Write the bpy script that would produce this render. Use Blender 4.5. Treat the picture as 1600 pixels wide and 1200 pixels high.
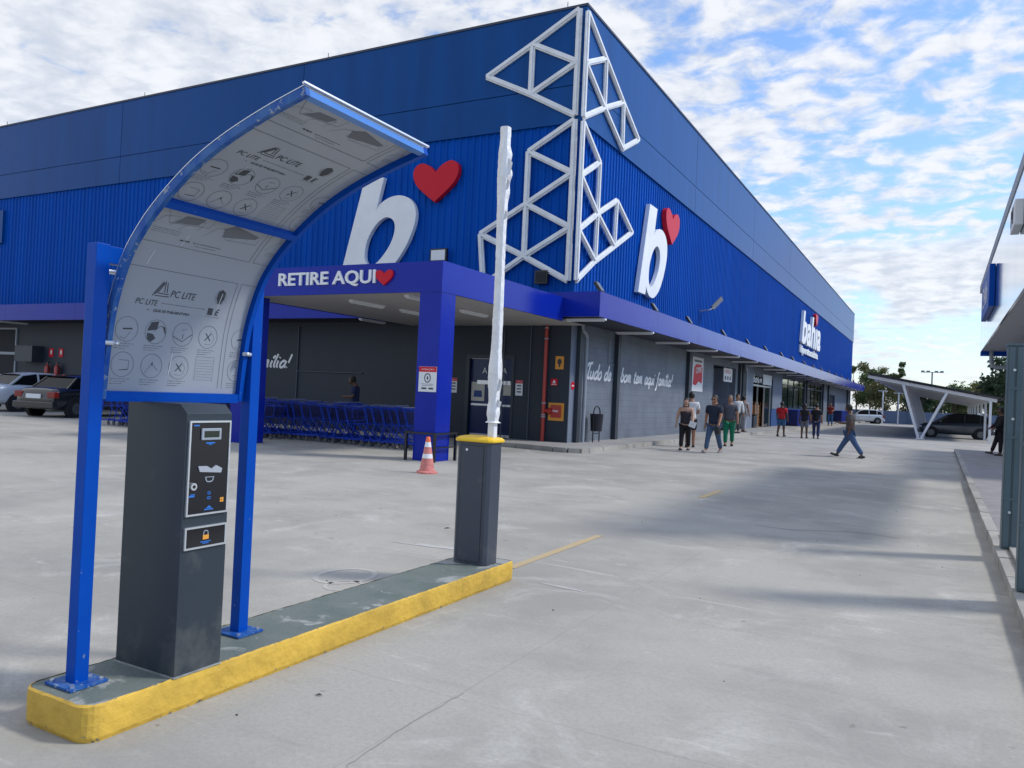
import bpy, bmesh, math, random
from mathutils import Vector, Matrix
R = math.radians
random.seed(7)
for o in list(bpy.data.objects): bpy.data.objects.remove(o, do_unlink=True)
scene = bpy.context.scene
COL = scene.collection

# ------------------------------------------------------------------ camera
cd = bpy.data.cameras.new('camera'); cam = bpy.data.objects.new('camera', cd); COL.objects.link(cam)
cd.sensor_fit = 'HORIZONTAL'; cd.sensor_width = 36.0; cd.lens = 27.862; cd.clip_start = 0.05; cd.clip_end = 3000
cam.matrix_world = Matrix(((0.8791302, -0.03457857, 0.47532558, 0), (0.47439538, -0.03193038, -0.87973261, 0),
                           (0.04559722, 0.99889177, -0.01166704, 1.48), (0, 0, 0, 1)))
scene.camera = cam
# ------------------------------------------------------------------ light
SUN_AZ, SUN_EL = 62.0, 45.0          # azimuth from +Y towards +X
w = bpy.data.worlds.new('World'); scene.world = w; w.use_nodes = True
nt = w.node_tree; N = nt.nodes; LK = nt.links; N.clear()
def wn(t, **k):
    n = N.new(t)
    for a, b in k.items(): setattr(n, a, b)
    return n
out = wn('ShaderNodeOutputWorld'); bg = wn('ShaderNodeBackground'); bg.inputs[1].default_value = 0.155
sky = wn('ShaderNodeTexSky', sky_type='NISHITA', sun_disc=False, sun_elevation=R(SUN_EL), sun_rotation=R(SUN_AZ))
sky.air_density = 1.15; sky.dust_density = 0.6; sky.ozone_density = 3.0
def math_n(op, a, b=None, c=None, clamp=False):
    n = wn('ShaderNodeMath', operation=op); n.use_clamp = clamp
    for i, v in enumerate((a, b, c)):
        if v is None: continue
        if isinstance(v, (int, float)): n.inputs[i].default_value = v
        else: LK.new(v, n.inputs[i])
    return n.outputs[0]
tc = wn('ShaderNodeTexCoord'); sep = wn('ShaderNodeSeparateXYZ'); LK.new(tc.outputs['Generated'], sep.inputs[0])
zc = math_n('MAXIMUM', math_n('ADD', sep.outputs[2], 0.13), 0.05)
comb = wn('ShaderNodeCombineXYZ')
LK.new(math_n('DIVIDE', sep.outputs[0], zc), comb.inputs[0]); LK.new(math_n('DIVIDE', sep.outputs[1], zc), comb.inputs[1])
def wnoise(scale, detail, rough, dist=0.0, vec=comb.outputs[0]):
    n = wn('ShaderNodeTexNoise'); n.inputs['Scale'].default_value = scale; n.inputs['Detail'].default_value = detail
    n.inputs['Roughness'].default_value = rough; n.inputs['Distortion'].default_value = dist; LK.new(vec, n.inputs['Vector']); return n.outputs[0]
def ramp(v, p0, p1):
    n = wn('ShaderNodeMapRange'); n.interpolation_type = 'SMOOTHSTEP'; LK.new(v, n.inputs[0]); n.inputs[1].default_value = p0; n.inputs[2].default_value = p1; return n.outputs[0]
n1 = wnoise(8.6, 7.0, 0.57, 0.3); n2 = wnoise(1.3, 4.0, 0.5); n3 = wnoise(9.0, 5.0, 0.6)
side = math_n('MULTIPLY_ADD', sep.outputs[0], -0.17, 0.008)          # the cover is thicker to the left
cov = math_n('ADD', math_n('ADD', math_n('MULTIPLY', n1, 0.72), math_n('MULTIPLY', n2, 0.38)), side)
lowz = math_n('MULTIPLY', ramp(sep.outputs[2], 0.34, 0.12), -0.06)
mp = wn('ShaderNodeMapping'); mp.inputs['Scale'].default_value = (3.0, 3.0, 6.5); LK.new(tc.outputs['Generated'], mp.inputs[0])
low = ramp(wnoise(1.3, 6.0, 0.52, 0.2, mp.outputs[0]), 0.46, 0.56)
lowmask = math_n('MULTIPLY', low, ramp(sep.outputs[2], 0.30, 0.16))
fac = math_n('MAXIMUM', ramp(math_n('ADD', cov, lowz), 0.445, 0.635), lowmask)
fac = math_n('MULTIPLY', fac, 0.92)
cc = wn('ShaderNodeMixRGB'); cc.inputs[1].default_value = (3.45, 3.7, 4.15, 1); cc.inputs[2].default_value = (5.0, 5.05, 5.2, 1)
LK.new(ramp(math_n('ADD', math_n('MULTIPLY', n3, 0.4), math_n('MULTIPLY', n1, 0.6)), 0.36, 0.62), cc.inputs[0])
tint = wn('ShaderNodeMixRGB', blend_type='MULTIPLY'); tint.inputs[0].default_value = 1; tint.inputs[2].default_value = (0.86, 0.96, 1.13, 1); LK.new(sky.outputs[0], tint.inputs[1])
mx = wn('ShaderNodeMixRGB'); LK.new(fac, mx.inputs[0]); LK.new(tint.outputs[0], mx.inputs[1]); LK.new(cc.outputs[0], mx.inputs[2])
LK.new(mx.outputs[0], bg.inputs[0]); LK.new(bg.outputs[0], out.inputs[0])
sl = bpy.data.lights.new('sun', 'SUN'); sl.energy = 2.0; sl.angle = R(8.0); sl.color = (1.0, 0.955, 0.88)
so = bpy.data.objects.new('sun', sl); COL.objects.link(so)
sdir = Vector((math.sin(R(SUN_AZ)) * math.cos(R(SUN_EL)), math.cos(R(SUN_AZ)) * math.cos(R(SUN_EL)), math.sin(R(SUN_EL))))
so.rotation_euler = sdir.to_track_quat('Z', 'Y').to_euler(); so.location = (30, 20, 40)
vs = scene.view_settings; vs.view_transform = 'Standard'; vs.look = 'None'; vs.exposure = 0.32; vs.gamma = 1.0

# ------------------------------------------------------------------ materials
MATS = {}
def mat(name, col, rough=0.6, metal=0.0, coat=0.0, var=0.0, vscale=3.0, bump=0.0, bscale=20.0, spec=0.5, stretch=None, col2=None, emit=0.0, trans=0.0):
    if name in MATS: return MATS[name]
    m = bpy.data.materials.new(name); m.use_nodes = True; t = m.node_tree; b = t.nodes['Principled BSDF']
    b.inputs['Base Color'].default_value = (*col, 1); b.inputs['Roughness'].default_value = rough; b.inputs['Metallic'].default_value = metal
    b.inputs['Coat Weight'].default_value = coat; b.inputs['Coat Roughness'].default_value = 0.12; b.inputs['Specular IOR Level'].default_value = spec
    if emit: b.inputs['Emission Color'].default_value = (*col, 1); b.inputs['Emission Strength'].default_value = emit
    if trans: b.inputs['Transmission Weight'].default_value = trans
    if var or bump:
        g = t.nodes.new('ShaderNodeNewGeometry'); mpn = t.nodes.new('ShaderNodeMapping'); t.links.new(g.outputs['Position'], mpn.inputs[0])
        if stretch: mpn.inputs['Scale'].default_value = stretch
    if var:
        n = t.nodes.new('ShaderNodeTexNoise'); n.inputs['Scale'].default_value = vscale; n.inputs['Detail'].default_value = 6; n.inputs['Roughness'].default_value = 0.6
        t.links.new(mpn.outputs[0], n.inputs[0])
        mr = t.nodes.new('ShaderNodeMapRange'); mr.inputs[1].default_value = 0.3; mr.inputs[2].default_value = 0.7; t.links.new(n.outputs[0], mr.inputs[0])
        c2 = col2 or tuple(min(1, c * (1 + var)) for c in col); c1 = col if col2 else tuple(c * (1 - var) for c in col)
        mi = t.nodes.new('ShaderNodeMixRGB'); mi.inputs[1].default_value = (*c1, 1); mi.inputs[2].default_value = (*c2, 1)
        t.links.new(mr.outputs[0], mi.inputs[0]); t.links.new(mi.outputs[0], b.inputs['Base Color'])
    if bump:
        n = t.nodes.new('ShaderNodeTexNoise'); n.inputs['Scale'].default_value = bscale; n.inputs['Detail'].default_value = 4; t.links.new(mpn.outputs[0], n.inputs[0])
        bn = t.nodes.new('ShaderNodeBump'); bn.inputs['Strength'].default_value = bump; bn.inputs['Distance'].default_value = 0.02
        t.links.new(n.outputs[0], bn.inputs['Height']); t.links.new(bn.outputs[0], b.inputs['Normal'])
    MATS[name] = m; return m

def concrete(name, base, dark, light, joints=None, bumpy=0.25):
    m = bpy.data.materials.new(name); m.use_nodes = True; t = m.node_tree; b = t.nodes['Principled BSDF']; nn = t.nodes; lk = t.links
    b.inputs['Roughness'].default_value = 0.85; b.inputs['Specular IOR Level'].default_value = 0.3
    g = nn.new('ShaderNodeNewGeometry')
    def noise(s, d=6, r=0.6, scale=None, dist=0.0):
        n = nn.new('ShaderNodeTexNoise'); n.inputs['Scale'].default_value = s; n.inputs['Detail'].default_value = d; n.inputs['Roughness'].default_value = r; n.inputs['Distortion'].default_value = dist
        if scale:
            mm = nn.new('ShaderNodeMapping'); mm.inputs['Scale'].default_value = scale; mm.inputs['Rotation'].default_value = (0, 0, R(28)); lk.new(g.outputs['Position'], mm.inputs[0]); lk.new(mm.outputs[0], n.inputs[0])
        else: lk.new(g.outputs['Position'], n.inputs[0])
        return n.outputs[0]
    def rng(v, a, c):
        mr = nn.new('ShaderNodeMapRange'); mr.interpolation_type = 'SMOOTHSTEP'; mr.inputs[1].default_value = a; mr.inputs[2].default_value = c; lk.new(v, mr.inputs[0]); return mr.outputs[0]
    def mix(f, c1, c2, k=1.0, bt='MIX'):
        mi = nn.new('ShaderNodeMixRGB'); mi.blend_type = bt
        if k != 1.0:
            q = nn.new('ShaderNodeMath'); q.operation = 'MULTIPLY'; q.inputs[1].default_value = k; lk.new(f, q.inputs[0]); f = q.outputs[0]
        lk.new(f, mi.inputs[0])
        for i, c in ((1, c1), (2, c2)):
            if isinstance(c, tuple): mi.inputs[i].default_value = (*c, 1)
            else: lk.new(c, mi.inputs[i])
        return mi.outputs[0]
    c = mix(rng(noise(0.45, 6, 0.65), 0.40, 0.62), base, dark, 0.62)
    c = mix(rng(noise(1.1, 7, 0.7, dist=0.8), 0.52, 0.74), c, light, 0.6)
    c = mix(rng(noise(1.0, 6, 0.62, (0.5, 3.2, 1), 1.0), 0.55, 0.75), c, dark, 0.45)
    c = mix(rng(noise(1.3, 7, 0.7, (0.5, 2.2, 1), 1.6), 0.60, 0.72), c, light, 0.55)
    c = mix(rng(noise(38, 3, 0.6), 0.35, 0.7), c, dark, 0.28)
    c = mix(rng(noise(140, 2, 0.6), 0.60, 0.72), c, (dark[0] * .5, dark[1] * .5, dark[2] * .5), 0.35)
    c = mix(rng(noise(7.5, 4, 0.5), 0.70, 0.75), c, (dark[0] * .55, dark[1] * .53, dark[2] * .5), 0.5)
    if joints:
        br = nn.new('ShaderNodeTexBrick'); br.offset = 0; br.inputs['Scale'].default_value = 1.0; br.inputs['Mortar Size'].default_value = joints[3]
        br.inputs['Brick Width'].default_value = joints[0]; br.inputs['Row Height'].default_value = joints[1]; br.inputs['Mortar Smooth'].default_value = 0.2
        mm = nn.new('ShaderNodeMapping'); mm.inputs['Location'].default_value = joints[2]; lk.new(g.outputs['Position'], mm.inputs[0])
        ws = nn.new('ShaderNodeTexNoise'); ws.inputs['Scale'].default_value = 3.0; lk.new(mm.outputs[0], ws.inputs[0])
        va = nn.new('ShaderNodeVectorMath'); va.operation = 'MULTIPLY_ADD'; va.inputs[1].default_value = (0.03, 0.03, 0); lk.new(ws.outputs[1], va.inputs[0]); lk.new(mm.outputs[0], va.inputs[2])
        lk.new(va.outputs[0], br.inputs[0])
        br.inputs['Color1'].default_value = (0, 0, 0, 1); br.inputs['Color2'].default_value = (0, 0, 0, 1); br.inputs['Mortar'].default_value = (1, 1, 1, 1)
        c = mix(br.outputs[0], c, (dark[0] * .45, dark[1] * .44, dark[2] * .42), 0.14)
    lk.new(c, b.inputs['Base Color'])
    bn = nn.new('ShaderNodeBump'); bn.inputs['Strength'].default_value = bumpy; bn.inputs['Distance'].default_value = 0.01; lk.new(noise(60, 5, 0.7), bn.inputs['Height']); lk.new(bn.outputs[0], b.inputs['Normal'])
    MATS[name] = m; return m

def blockwall(name, c1, c2, mortar, axis):
    m = bpy.data.materials.new(name); m.use_nodes = True; t = m.node_tree; b = t.nodes['Principled BSDF']; nn = t.nodes; lk = t.links
    b.inputs['Roughness'].default_value = 0.6
    g = nn.new('ShaderNodeNewGeometry'); s = nn.new('ShaderNodeSeparateXYZ'); lk.new(g.outputs['Position'], s.inputs[0]); cb = nn.new('ShaderNodeCombineXYZ')
    lk.new(s.outputs[axis], cb.inputs[0]); lk.new(s.outputs[2], cb.inputs[1])
    br = nn.new('ShaderNodeTexBrick'); br.inputs['Scale'].default_value = 1; br.inputs['Brick Width'].default_value = 0.4; br.inputs['Row Height'].default_value = 0.2
    br.inputs['Mortar Size'].default_value = 0.008; br.inputs['Mortar Smooth'].default_value = 0.3; lk.new(cb.outputs[0], br.inputs[0])
    br.inputs['Color1'].default_value = (*c1, 1); br.inputs['Color2'].default_value = (*c2, 1); br.inputs['Mortar'].default_value = (*mortar, 1)
    n = nn.new('ShaderNodeTexNoise'); n.inputs['Scale'].default_value = 1.2; n.inputs['Detail'].default_value = 7; lk.new(g.outputs['Position'], n.inputs[0])
    mr = nn.new('ShaderNodeMapRange'); mr.inputs[1].default_value = .3; mr.inputs[2].default_value = .7; mr.inputs[3].default_value = .8; mr.inputs[4].default_value = 1.1; lk.new(n.outputs[0], mr.inputs[0])
    mi = nn.new('ShaderNodeMixRGB'); mi.blend_type = 'MULTIPLY'; mi.inputs[0].default_value = 1; lk.new(br.outputs[0], mi.inputs[1]); lk.new(mr.outputs[0], mi.inputs[2])
    lk.new(mi.outputs[0], b.inputs['Base Color'])
    bn = nn.new('ShaderNodeBump'); bn.inputs['Strength'].default_value = 0.5; bn.inputs['Distance'].default_value = 0.01; bn.invert = True; lk.new(br.outputs['Fac'], bn.inputs['Height']); lk.new(bn.outputs[0], b.inputs['Normal'])
    MATS[name] = m; return m

M_ground = concrete('yard_concrete', (0.415, 0.398, 0.352), (0.265, 0.256, 0.232), (0.60, 0.58, 0.53), (5.6, 6.7, (2.0, -3.3, 0), 0.006))
M_pave = concrete('pavement_concrete', (0.36, 0.35, 0.33), (0.25, 0.245, 0.235), (0.46, 0.45, 0.42), (2.0, 2.0, (0.3, 0.1, 0), 0.012))
M_kerb = concrete('kerb_concrete', (0.42, 0.40, 0.36), (0.22, 0.21, 0.19), (0.62, 0.60, 0.55))
M_rpave = mat('dark_pavement', (0.26, 0.245, 0.24), 0.85, var=0.18, vscale=2.5, bump=0.2, bscale=40)
def islandtop():
    m = mat('green_painted_concrete', (0.105, 0.14, 0.12), 0.7, var=0.9, vscale=5.0, col2=(0.165, 0.185, 0.17), bump=0.25, bscale=50); t = m.node_tree; b = t.nodes['Principled BSDF']; src = b.inputs['Base Color'].links[0].from_socket
    g = t.nodes.new('ShaderNodeNewGeometry'); n = t.nodes.new('ShaderNodeTexNoise'); n.inputs['Scale'].default_value = 4.2; n.inputs['Detail'].default_value = 8; n.inputs['Roughness'].default_value = .62; n.inputs['Distortion'].default_value = .6; t.links.new(g.outputs['Position'], n.inputs[0])
    sp = t.nodes.new('ShaderNodeSeparateXYZ'); t.links.new(g.outputs['Position'], sp.inputs[0])
    def mrr(a, c, d, e_):
        r = t.nodes.new('ShaderNodeMapRange'); r.inputs[1].default_value = a; r.inputs[2].default_value = c; r.inputs[3].default_value = d; r.inputs[4].default_value = e_; t.links.new(sp.outputs[1], r.inputs[0]); return r.outputs[0]
    ad = t.nodes.new('ShaderNodeMath'); t.links.new(mrr(2.0, 2.75, .16, 0), ad.inputs[0]); t.links.new(mrr(5.05, 5.5, 0, .2), ad.inputs[1]); a2 = t.nodes.new('ShaderNodeMath'); t.links.new(ad.outputs[0], a2.inputs[0]); t.links.new(n.outputs[0], a2.inputs[1])
    r = t.nodes.new('ShaderNodeMapRange'); r.inputs[1].default_value = .585; r.inputs[2].default_value = .65; t.links.new(a2.outputs[0], r.inputs[0])
    mi = t.nodes.new('ShaderNodeMixRGB'); mi.inputs[2].default_value = (.33, .34, .32, 1); t.links.new(r.outputs[0], mi.inputs[0]); t.links.new(src, mi.inputs[1]); t.links.new(mi.outputs[0], b.inputs['Base Color']); return m
M_islandtop = islandtop()
M_baretop = mat('bare_mortar', (0.30, 0.31, 0.29), 0.9, var=0.35, vscale=6, bump=0.3, bscale=40)
M_blockR = blockwall('grey_blockwork_side', (0.14, 0.165, 0.205), (0.148, 0.173, 0.213), (0.115, 0.135, 0.168), 1)
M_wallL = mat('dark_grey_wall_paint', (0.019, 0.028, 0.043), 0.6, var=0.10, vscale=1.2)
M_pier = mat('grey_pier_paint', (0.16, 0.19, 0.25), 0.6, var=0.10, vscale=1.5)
M_clad = mat('blue_cladding', (0.001, 0.070, 0.375), 0.5, metal=0.0, var=0.16, vscale=2.2, spec=0.05, stretch=(1, 1, 0.04))
def acm(name, col, rough, bump, coat):
    return mat(name, col, rough, 0.0, coat, var=0.12, vscale=1.6, bump=bump, bscale=0.8, spec=0.14, stretch=(1, 1, 0.12))
M_band = acm('blue_band_panel', (0.000, 0.060, 0.235), 0.34, 0.04, 0.0)
M_canopy = mat('violet_blue_panel', (0.004, 0.020, 0.31), 0.2, 0, 0.0, var=0.08, vscale=0.5, bump=0.35, bscale=1.3, spec=0.22)
M_trim = mat('dark_trim', (0.03, 0.04, 0.07), 0.5)
M_white = mat('white_paint', (0.78, 0.79, 0.80), 0.45, var=0.05, vscale=2)
M_lattice = mat('white_lattice_paint', (0.74, 0.75, 0.76), 0.5, var=0.10, vscale=3)
M_red = mat('red_acrylic', (0.58, 0.010, 0.028), 0.4, spec=0.2)
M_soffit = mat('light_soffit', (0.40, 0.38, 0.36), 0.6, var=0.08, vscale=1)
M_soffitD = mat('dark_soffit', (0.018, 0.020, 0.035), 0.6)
M_steelD = mat('dark_steel', (0.035, 0.045, 0.06), 0.45, 0.2)
M_pipe = mat('grey_pipe', (0.30, 0.33, 0.37), 0.5)
M_redpipe = mat('red_pipe', (0.42, 0.03, 0.02), 0.4, coat=0.2)
M_black = mat('black_paint', (0.008, 0.009, 0.011), 0.4)
M_rubber = mat('rubber', (0.012, 0.012, 0.013), 0.75)
M_postblue = mat('blue_powder_coat', (0.000, 0.062, 0.38), 0.36, coat=0.0, spec=0.12, var=0.06, vscale=6)
M_postblue_worn = mat('scuffed_blue_paint', (0.002, 0.062, 0.32), 0.40, spec=.2, var=0.6, vscale=22, col2=(0.05, 0.15, 0.36), stretch=(1, 1, 0.5))
M_alu = mat('aluminium', (0.72, 0.74, 0.76), 0.35, 0.85)
M_kiosk = mat('graphite_powder_coat', (0.024, 0.036, 0.048), 0.42, 0.1, var=0.04, vscale=4, bump=0.05, bscale=300)
M_cab = mat('slate_powder_coat', (0.050, 0.060, 0.082), 0.38, 0.1, bump=0.05, bscale=300)
M_panel = mat('gloss_black_panel', (0.004, 0.005, 0.008), 0.12, coat=0.5)
M_screen = mat('lcd_glass', (0.02, 0.03, 0.02), 0.15)
M_bluemark = mat('blue_print', (0.02, 0.16, 0.55), 0.5)
M_orange = mat('orange_print', (0.75, 0.32, 0.04), 0.5)
M_yellow = mat('yellow_plastic', (0.85, 0.52, 0.0), 0.35, coat=0.3)
def kerbpaint():
    m = mat('yellow_kerb_paint', (0.62, 0.385, 0.05), 0.65, var=0.22, vscale=4, bump=0.5, bscale=22); t = m.node_tree; b = t.nodes['Principled BSDF']; src = b.inputs['Base Color'].links[0].from_socket
    g = t.nodes.new('ShaderNodeNewGeometry'); sp = t.nodes.new('ShaderNodeSeparateXYZ'); t.links.new(g.outputs['Position'], sp.inputs[0])
    n = t.nodes.new('ShaderNodeTexNoise'); n.inputs['Scale'].default_value = 26; n.inputs['Detail'].default_value = 7; n.inputs['Roughness'].default_value = .7; t.links.new(g.outputs['Position'], n.inputs[0])
    mz = t.nodes.new('ShaderNodeMapRange'); mz.inputs[1].default_value = .0; mz.inputs[2].default_value = .06; mz.inputs[3].default_value = .13; mz.inputs[4].default_value = 0; t.links.new(sp.outputs[2], mz.inputs[0])
    mt = t.nodes.new('ShaderNodeMapRange'); mt.inputs[1].default_value = .135; mt.inputs[2].default_value = .155; mt.inputs[3].default_value = 0; mt.inputs[4].default_value = .13; t.links.new(sp.outputs[2], mt.inputs[0])
    ad = t.nodes.new('ShaderNodeMath'); t.links.new(mz.outputs[0], ad.inputs[0]); t.links.new(mt.outputs[0], ad.inputs[1]); a2 = t.nodes.new('ShaderNodeMath'); t.links.new(ad.outputs[0], a2.inputs[0]); t.links.new(n.outputs[0], a2.inputs[1])
    r = t.nodes.new('ShaderNodeMapRange'); r.inputs[1].default_value = .70; r.inputs[2].default_value = .73; t.links.new(a2.outputs[0], r.inputs[0])
    mi = t.nodes.new('ShaderNodeMixRGB'); mi.inputs[2].default_value = (.20, .17, .12, 1); t.links.new(r.outputs[0], mi.inputs[0]); t.links.new(src, mi.inputs[1]); t.links.new(mi.outputs[0], b.inputs['Base Color']); return m
M_kerby = kerbpaint()
M_line = mat('worn_yellow_line', (0.50, 0.35, 0.15), 0.8, var=0.5, vscale=9, col2=(0.44, 0.37, 0.26))
M_wline = mat('worn_white_line', (0.40, 0.385, 0.34), 0.85, var=0.5, vscale=9, col2=(0.50, 0.48, 0.44))
M_cone = mat('faded_cone_plastic', (0.60, 0.20, 0.17), 0.6, var=0.25, vscale=14, bump=0.1)
M_conetop = mat('bright_cone_tip', (0.85, 0.16, 0.05), 0.5)
M_cart = mat('blue_cart_wire', (0.002, 0.040, 0.40), 0.4, spec=.3)
M_cartwire = mat('blue_cart_mesh_panel', (0.002, 0.009, 0.10), 0.5)
M_wood = mat('raw_wood', (0.36, 0.19, 0.09), 0.7, var=0.25, vscale=5)
M_film = None
M_glass = mat('dark_glass', (0.012, 0.022, 0.020), 0.06, spec=0.5)
M_interior = mat('dark_interior', (0.015, 0.017, 0.022), 0.8)
M_ink = mat('print_ink', (0.045, 0.05, 0.06), 0.6)
M_ink2 = mat('faint_print_ink', (0.14, 0.15, 0.17), 0.6)
M_sheetw = mat('sign_white', (0.70, 0.72, 0.74), 0.4)

def wear(m, scale, lo, hi, col, low_z=None):
    t = m.node_tree; b = t.nodes['Principled BSDF']; lks = b.inputs['Base Color'].links; g = t.nodes.new('ShaderNodeNewGeometry')
    n = t.nodes.new('ShaderNodeTexNoise'); n.inputs['Scale'].default_value = scale; n.inputs['Detail'].default_value = 6; n.inputs['Roughness'].default_value = .65; t.links.new(g.outputs['Position'], n.inputs[0]); v = n.outputs[0]
    if low_z:
        sp = t.nodes.new('ShaderNodeSeparateXYZ'); t.links.new(g.outputs['Position'], sp.inputs[0]); r = t.nodes.new('ShaderNodeMapRange'); r.inputs[1].default_value = low_z[0]; r.inputs[2].default_value = low_z[1]; r.inputs[3].default_value = low_z[2]; r.inputs[4].default_value = 0
        t.links.new(sp.outputs[2], r.inputs[0]); a = t.nodes.new('ShaderNodeMath'); t.links.new(r.outputs[0], a.inputs[0]); t.links.new(v, a.inputs[1]); v = a.outputs[0]
    r = t.nodes.new('ShaderNodeMapRange'); r.inputs[1].default_value = lo; r.inputs[2].default_value = hi; t.links.new(v, r.inputs[0])
    mi = t.nodes.new('ShaderNodeMixRGB'); t.links.new(r.outputs[0], mi.inputs[0]); mi.inputs[2].default_value = (*col, 1)
    if lks: t.links.new(lks[0].from_socket, mi.inputs[1])
    else: mi.inputs[1].default_value = b.inputs['Base Color'].default_value
    t.links.new(mi.outputs[0], b.inputs['Base Color'])
wear(M_postblue, 34, .69, .71, (.16, .22, .30), (.15, .40, .06)); wear(M_postblue_worn, 26, .60, .64, (.26, .31, .38))
wear(M_kiosk, 5, .60, .85, (.085, .09, .09), (.15, .55, .16)); wear(M_cab, 6, .60, .85, (.11, .11, .11), (.15, .45, .16))
# ------------------------------------------------------------------ mesh helpers
class MB:
    def __init__(s): s.v = []; s.f = []; s.m = []; s.cur = 0
    def add(s, vs_, fs, M=None):
        b = len(s.v)
        for p in vs_:
            p = Vector(p); s.v.append(tuple(M @ p) if M else tuple(p))
        for f in fs: s.f.append(tuple(i + b for i in f)); s.m.append(s.cur)
        return s
    def box(s, a, b, M=None):
        x0, y0, z0 = a; x1, y1, z1 = b
        if x0 > x1: x0, x1 = x1, x0
        if y0 > y1: y0, y1 = y1, y0
        if z0 > z1: z0, z1 = z1, z0
        return s.add([(x0, y0, z0), (x1, y0, z0), (x1, y1, z0), (x0, y1, z0), (x0, y0, z1), (x1, y0, z1), (x1, y1, z1), (x0, y1, z1)],
                     [(0, 3, 2, 1), (4, 5, 6, 7), (0, 1, 5, 4), (1, 2, 6, 5), (2, 3, 7, 6), (3, 0, 4, 7)], M)
    def bbox(s, a, b, bev, M=None):      # bevelled box
        bm = bmesh.new(); bmesh.ops.create_cube(bm, size=1)
        for v in bm.verts: v.co = Vector([(a[i] + b[i]) / 2 + v.co[i] * abs(b[i] - a[i]) for i in range(3)])
        bmesh.ops.bevel(bm, geom=bm.edges[:], offset=bev, segments=2, affect='EDGES', profile=0.6)
        bm.verts.index_update(); vs_ = [v.co.copy() for v in bm.verts]; fs = [tuple(v.index for v in f.verts) for f in bm.faces]; bm.free()
        return s.add(vs_, fs, M)
    def cyl(s, p, q, r, n=10, r2=None, caps=True):
        p = Vector(p); q = Vector(q); r2 = r if r2 is None else r2; d = (q - p)
        if d.length < 1e-6: return s
        d.normalize(); a = d.orthogonal().normalized(); c = d.cross(a); vs_ = []
        for k in range(n):
            t = 2 * math.pi * k / n; u = a * math.cos(t) + c * math.sin(t); vs_.append(p + u * r)
        for k in range(n):
            t = 2 * math.pi * k / n; u = a * math.cos(t) + c * math.sin(t); vs_.append(q + u * r2)
        fs = [(k, (k + 1) % n, n + (k + 1) % n, n + k) for k in range(n)]
        if caps: fs += [tuple(range(n - 1, -1, -1)), tuple(range(n, 2 * n))]
        return s.add(vs_, fs)
    def tube(s, pts, r, n=8):
        for a, b in zip(pts, pts[1:]): s.cyl(a, b, r, n)
        return s
    def beam(s, p, q, wd, ht, up=(0, 0, 1)):     # rectangular bar, width along side, height along up
        p = Vector(p); q = Vector(q); d = (q - p).normalized(); up = Vector(up); sd = d.cross(up).normalized(); u = sd.cross(d).normalized(); vs_ = []
        for c in (p, q):
            for a, b in ((-1, -1), (1, -1), (1, 1), (-1, 1)): vs_.append(c + sd * a * wd / 2 + u * b * ht / 2)
        return s.add(vs_, [(3, 2, 1, 0), (4, 5, 6, 7), (0, 1, 5, 4), (1, 2, 6, 5), (2, 3, 7, 6), (3, 0, 4, 7)])
    def lathe(s, c, prof, n=20, M=None):
        c = Vector(c); vs_ = []; fs = []
        for (r, z) in prof:
            for k in range(n):
                t = 2 * math.pi * k / n; vs_.append(c + Vector((r * math.cos(t), r * math.sin(t), z)))
        for j in range(len(prof) - 1):
            for k in range(n): fs.append((j * n + k, j * n + (k + 1) % n, (j + 1) * n + (k + 1) % n, (j + 1) * n + k))
        return s.add(vs_, fs, M)
    def prism(s, poly, h, M):                      # convex-ish polygon, extruded 0..h
        n = len(poly); vs_ = [(x, y, 0) for x, y in poly] + [(x, y, h) for x, y in poly]
        return s.add(vs_, [tuple(range(n - 1, -1, -1)), tuple(range(n, 2 * n))] + [(k, (k + 1) % n, n + (k + 1) % n, n + k) for k in range(n)], M)
    def ball(s, c, r, n=10, m=7, M=None):
        r = (r, r, r) if isinstance(r, (int, float)) else r; c = Vector(c); vs_ = []; fs = []
        for j in range(m + 1):
            ph = math.pi * j / m
            for k in range(n):
                t = 2 * math.pi * k / n; vs_.append(c + Vector((r[0] * math.sin(ph) * math.cos(t), r[1] * math.sin(ph) * math.sin(t), r[2] * math.cos(ph))))
        for j in range(m):
            for k in range(n): fs.append((j * n + k, (j + 1) * n + k, (j + 1) * n + (k + 1) % n, j * n + (k + 1) % n))
        return s.add(vs_, fs, M)
    def build(s, name, mats, parent=None, smooth=False, world=True, bevel=0.0):
        if not isinstance(mats, (list, tuple)): mats = [mats]
        me = bpy.data.meshes.new(name); off = Vector((0, 0, 0))
        if parent is not None and world:
            p = parent
            while p: off += Vector(p.location); p = p.parent
        me.from_pydata([tuple(Vector(v) - off) for v in s.v], [], s.f)
        for m in mats: me.materials.append(m)
        if len(mats) > 1: me.polygons.foreach_set('material_index', s.m)
        bm = bmesh.new(); bm.from_mesh(me); bmesh.ops.remove_doubles(bm, verts=bm.verts, dist=0.0002); bmesh.ops.recalc_face_normals(bm, faces=bm.faces)
        bm.to_mesh(me); bm.free()
        if smooth:
            me.polygons.foreach_set('use_smooth', [True] * len(me.polygons))
            try: me.set_sharp_from_angle(angle=R(38))
            except Exception: pass
        o = bpy.data.objects.new(name, me); COL.objects.link(o)
        if parent is not None: o.parent = parent
        if bevel:
            b = o.modifiers.new('bevel', 'BEVEL'); b.width = bevel; b.segments = 2; b.limit_method = 'ANGLE'
        return o
def tag(o, label, cat, group=None, kind=None):
    o['label'] = label; o['category'] = cat
    if group: o['group'] = group
    if kind: o['kind'] = kind
    return o
def struct(name, mb, m, **k):
    o = mb.build(name, m, **k); o['kind'] = 'structure'; return o
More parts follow.
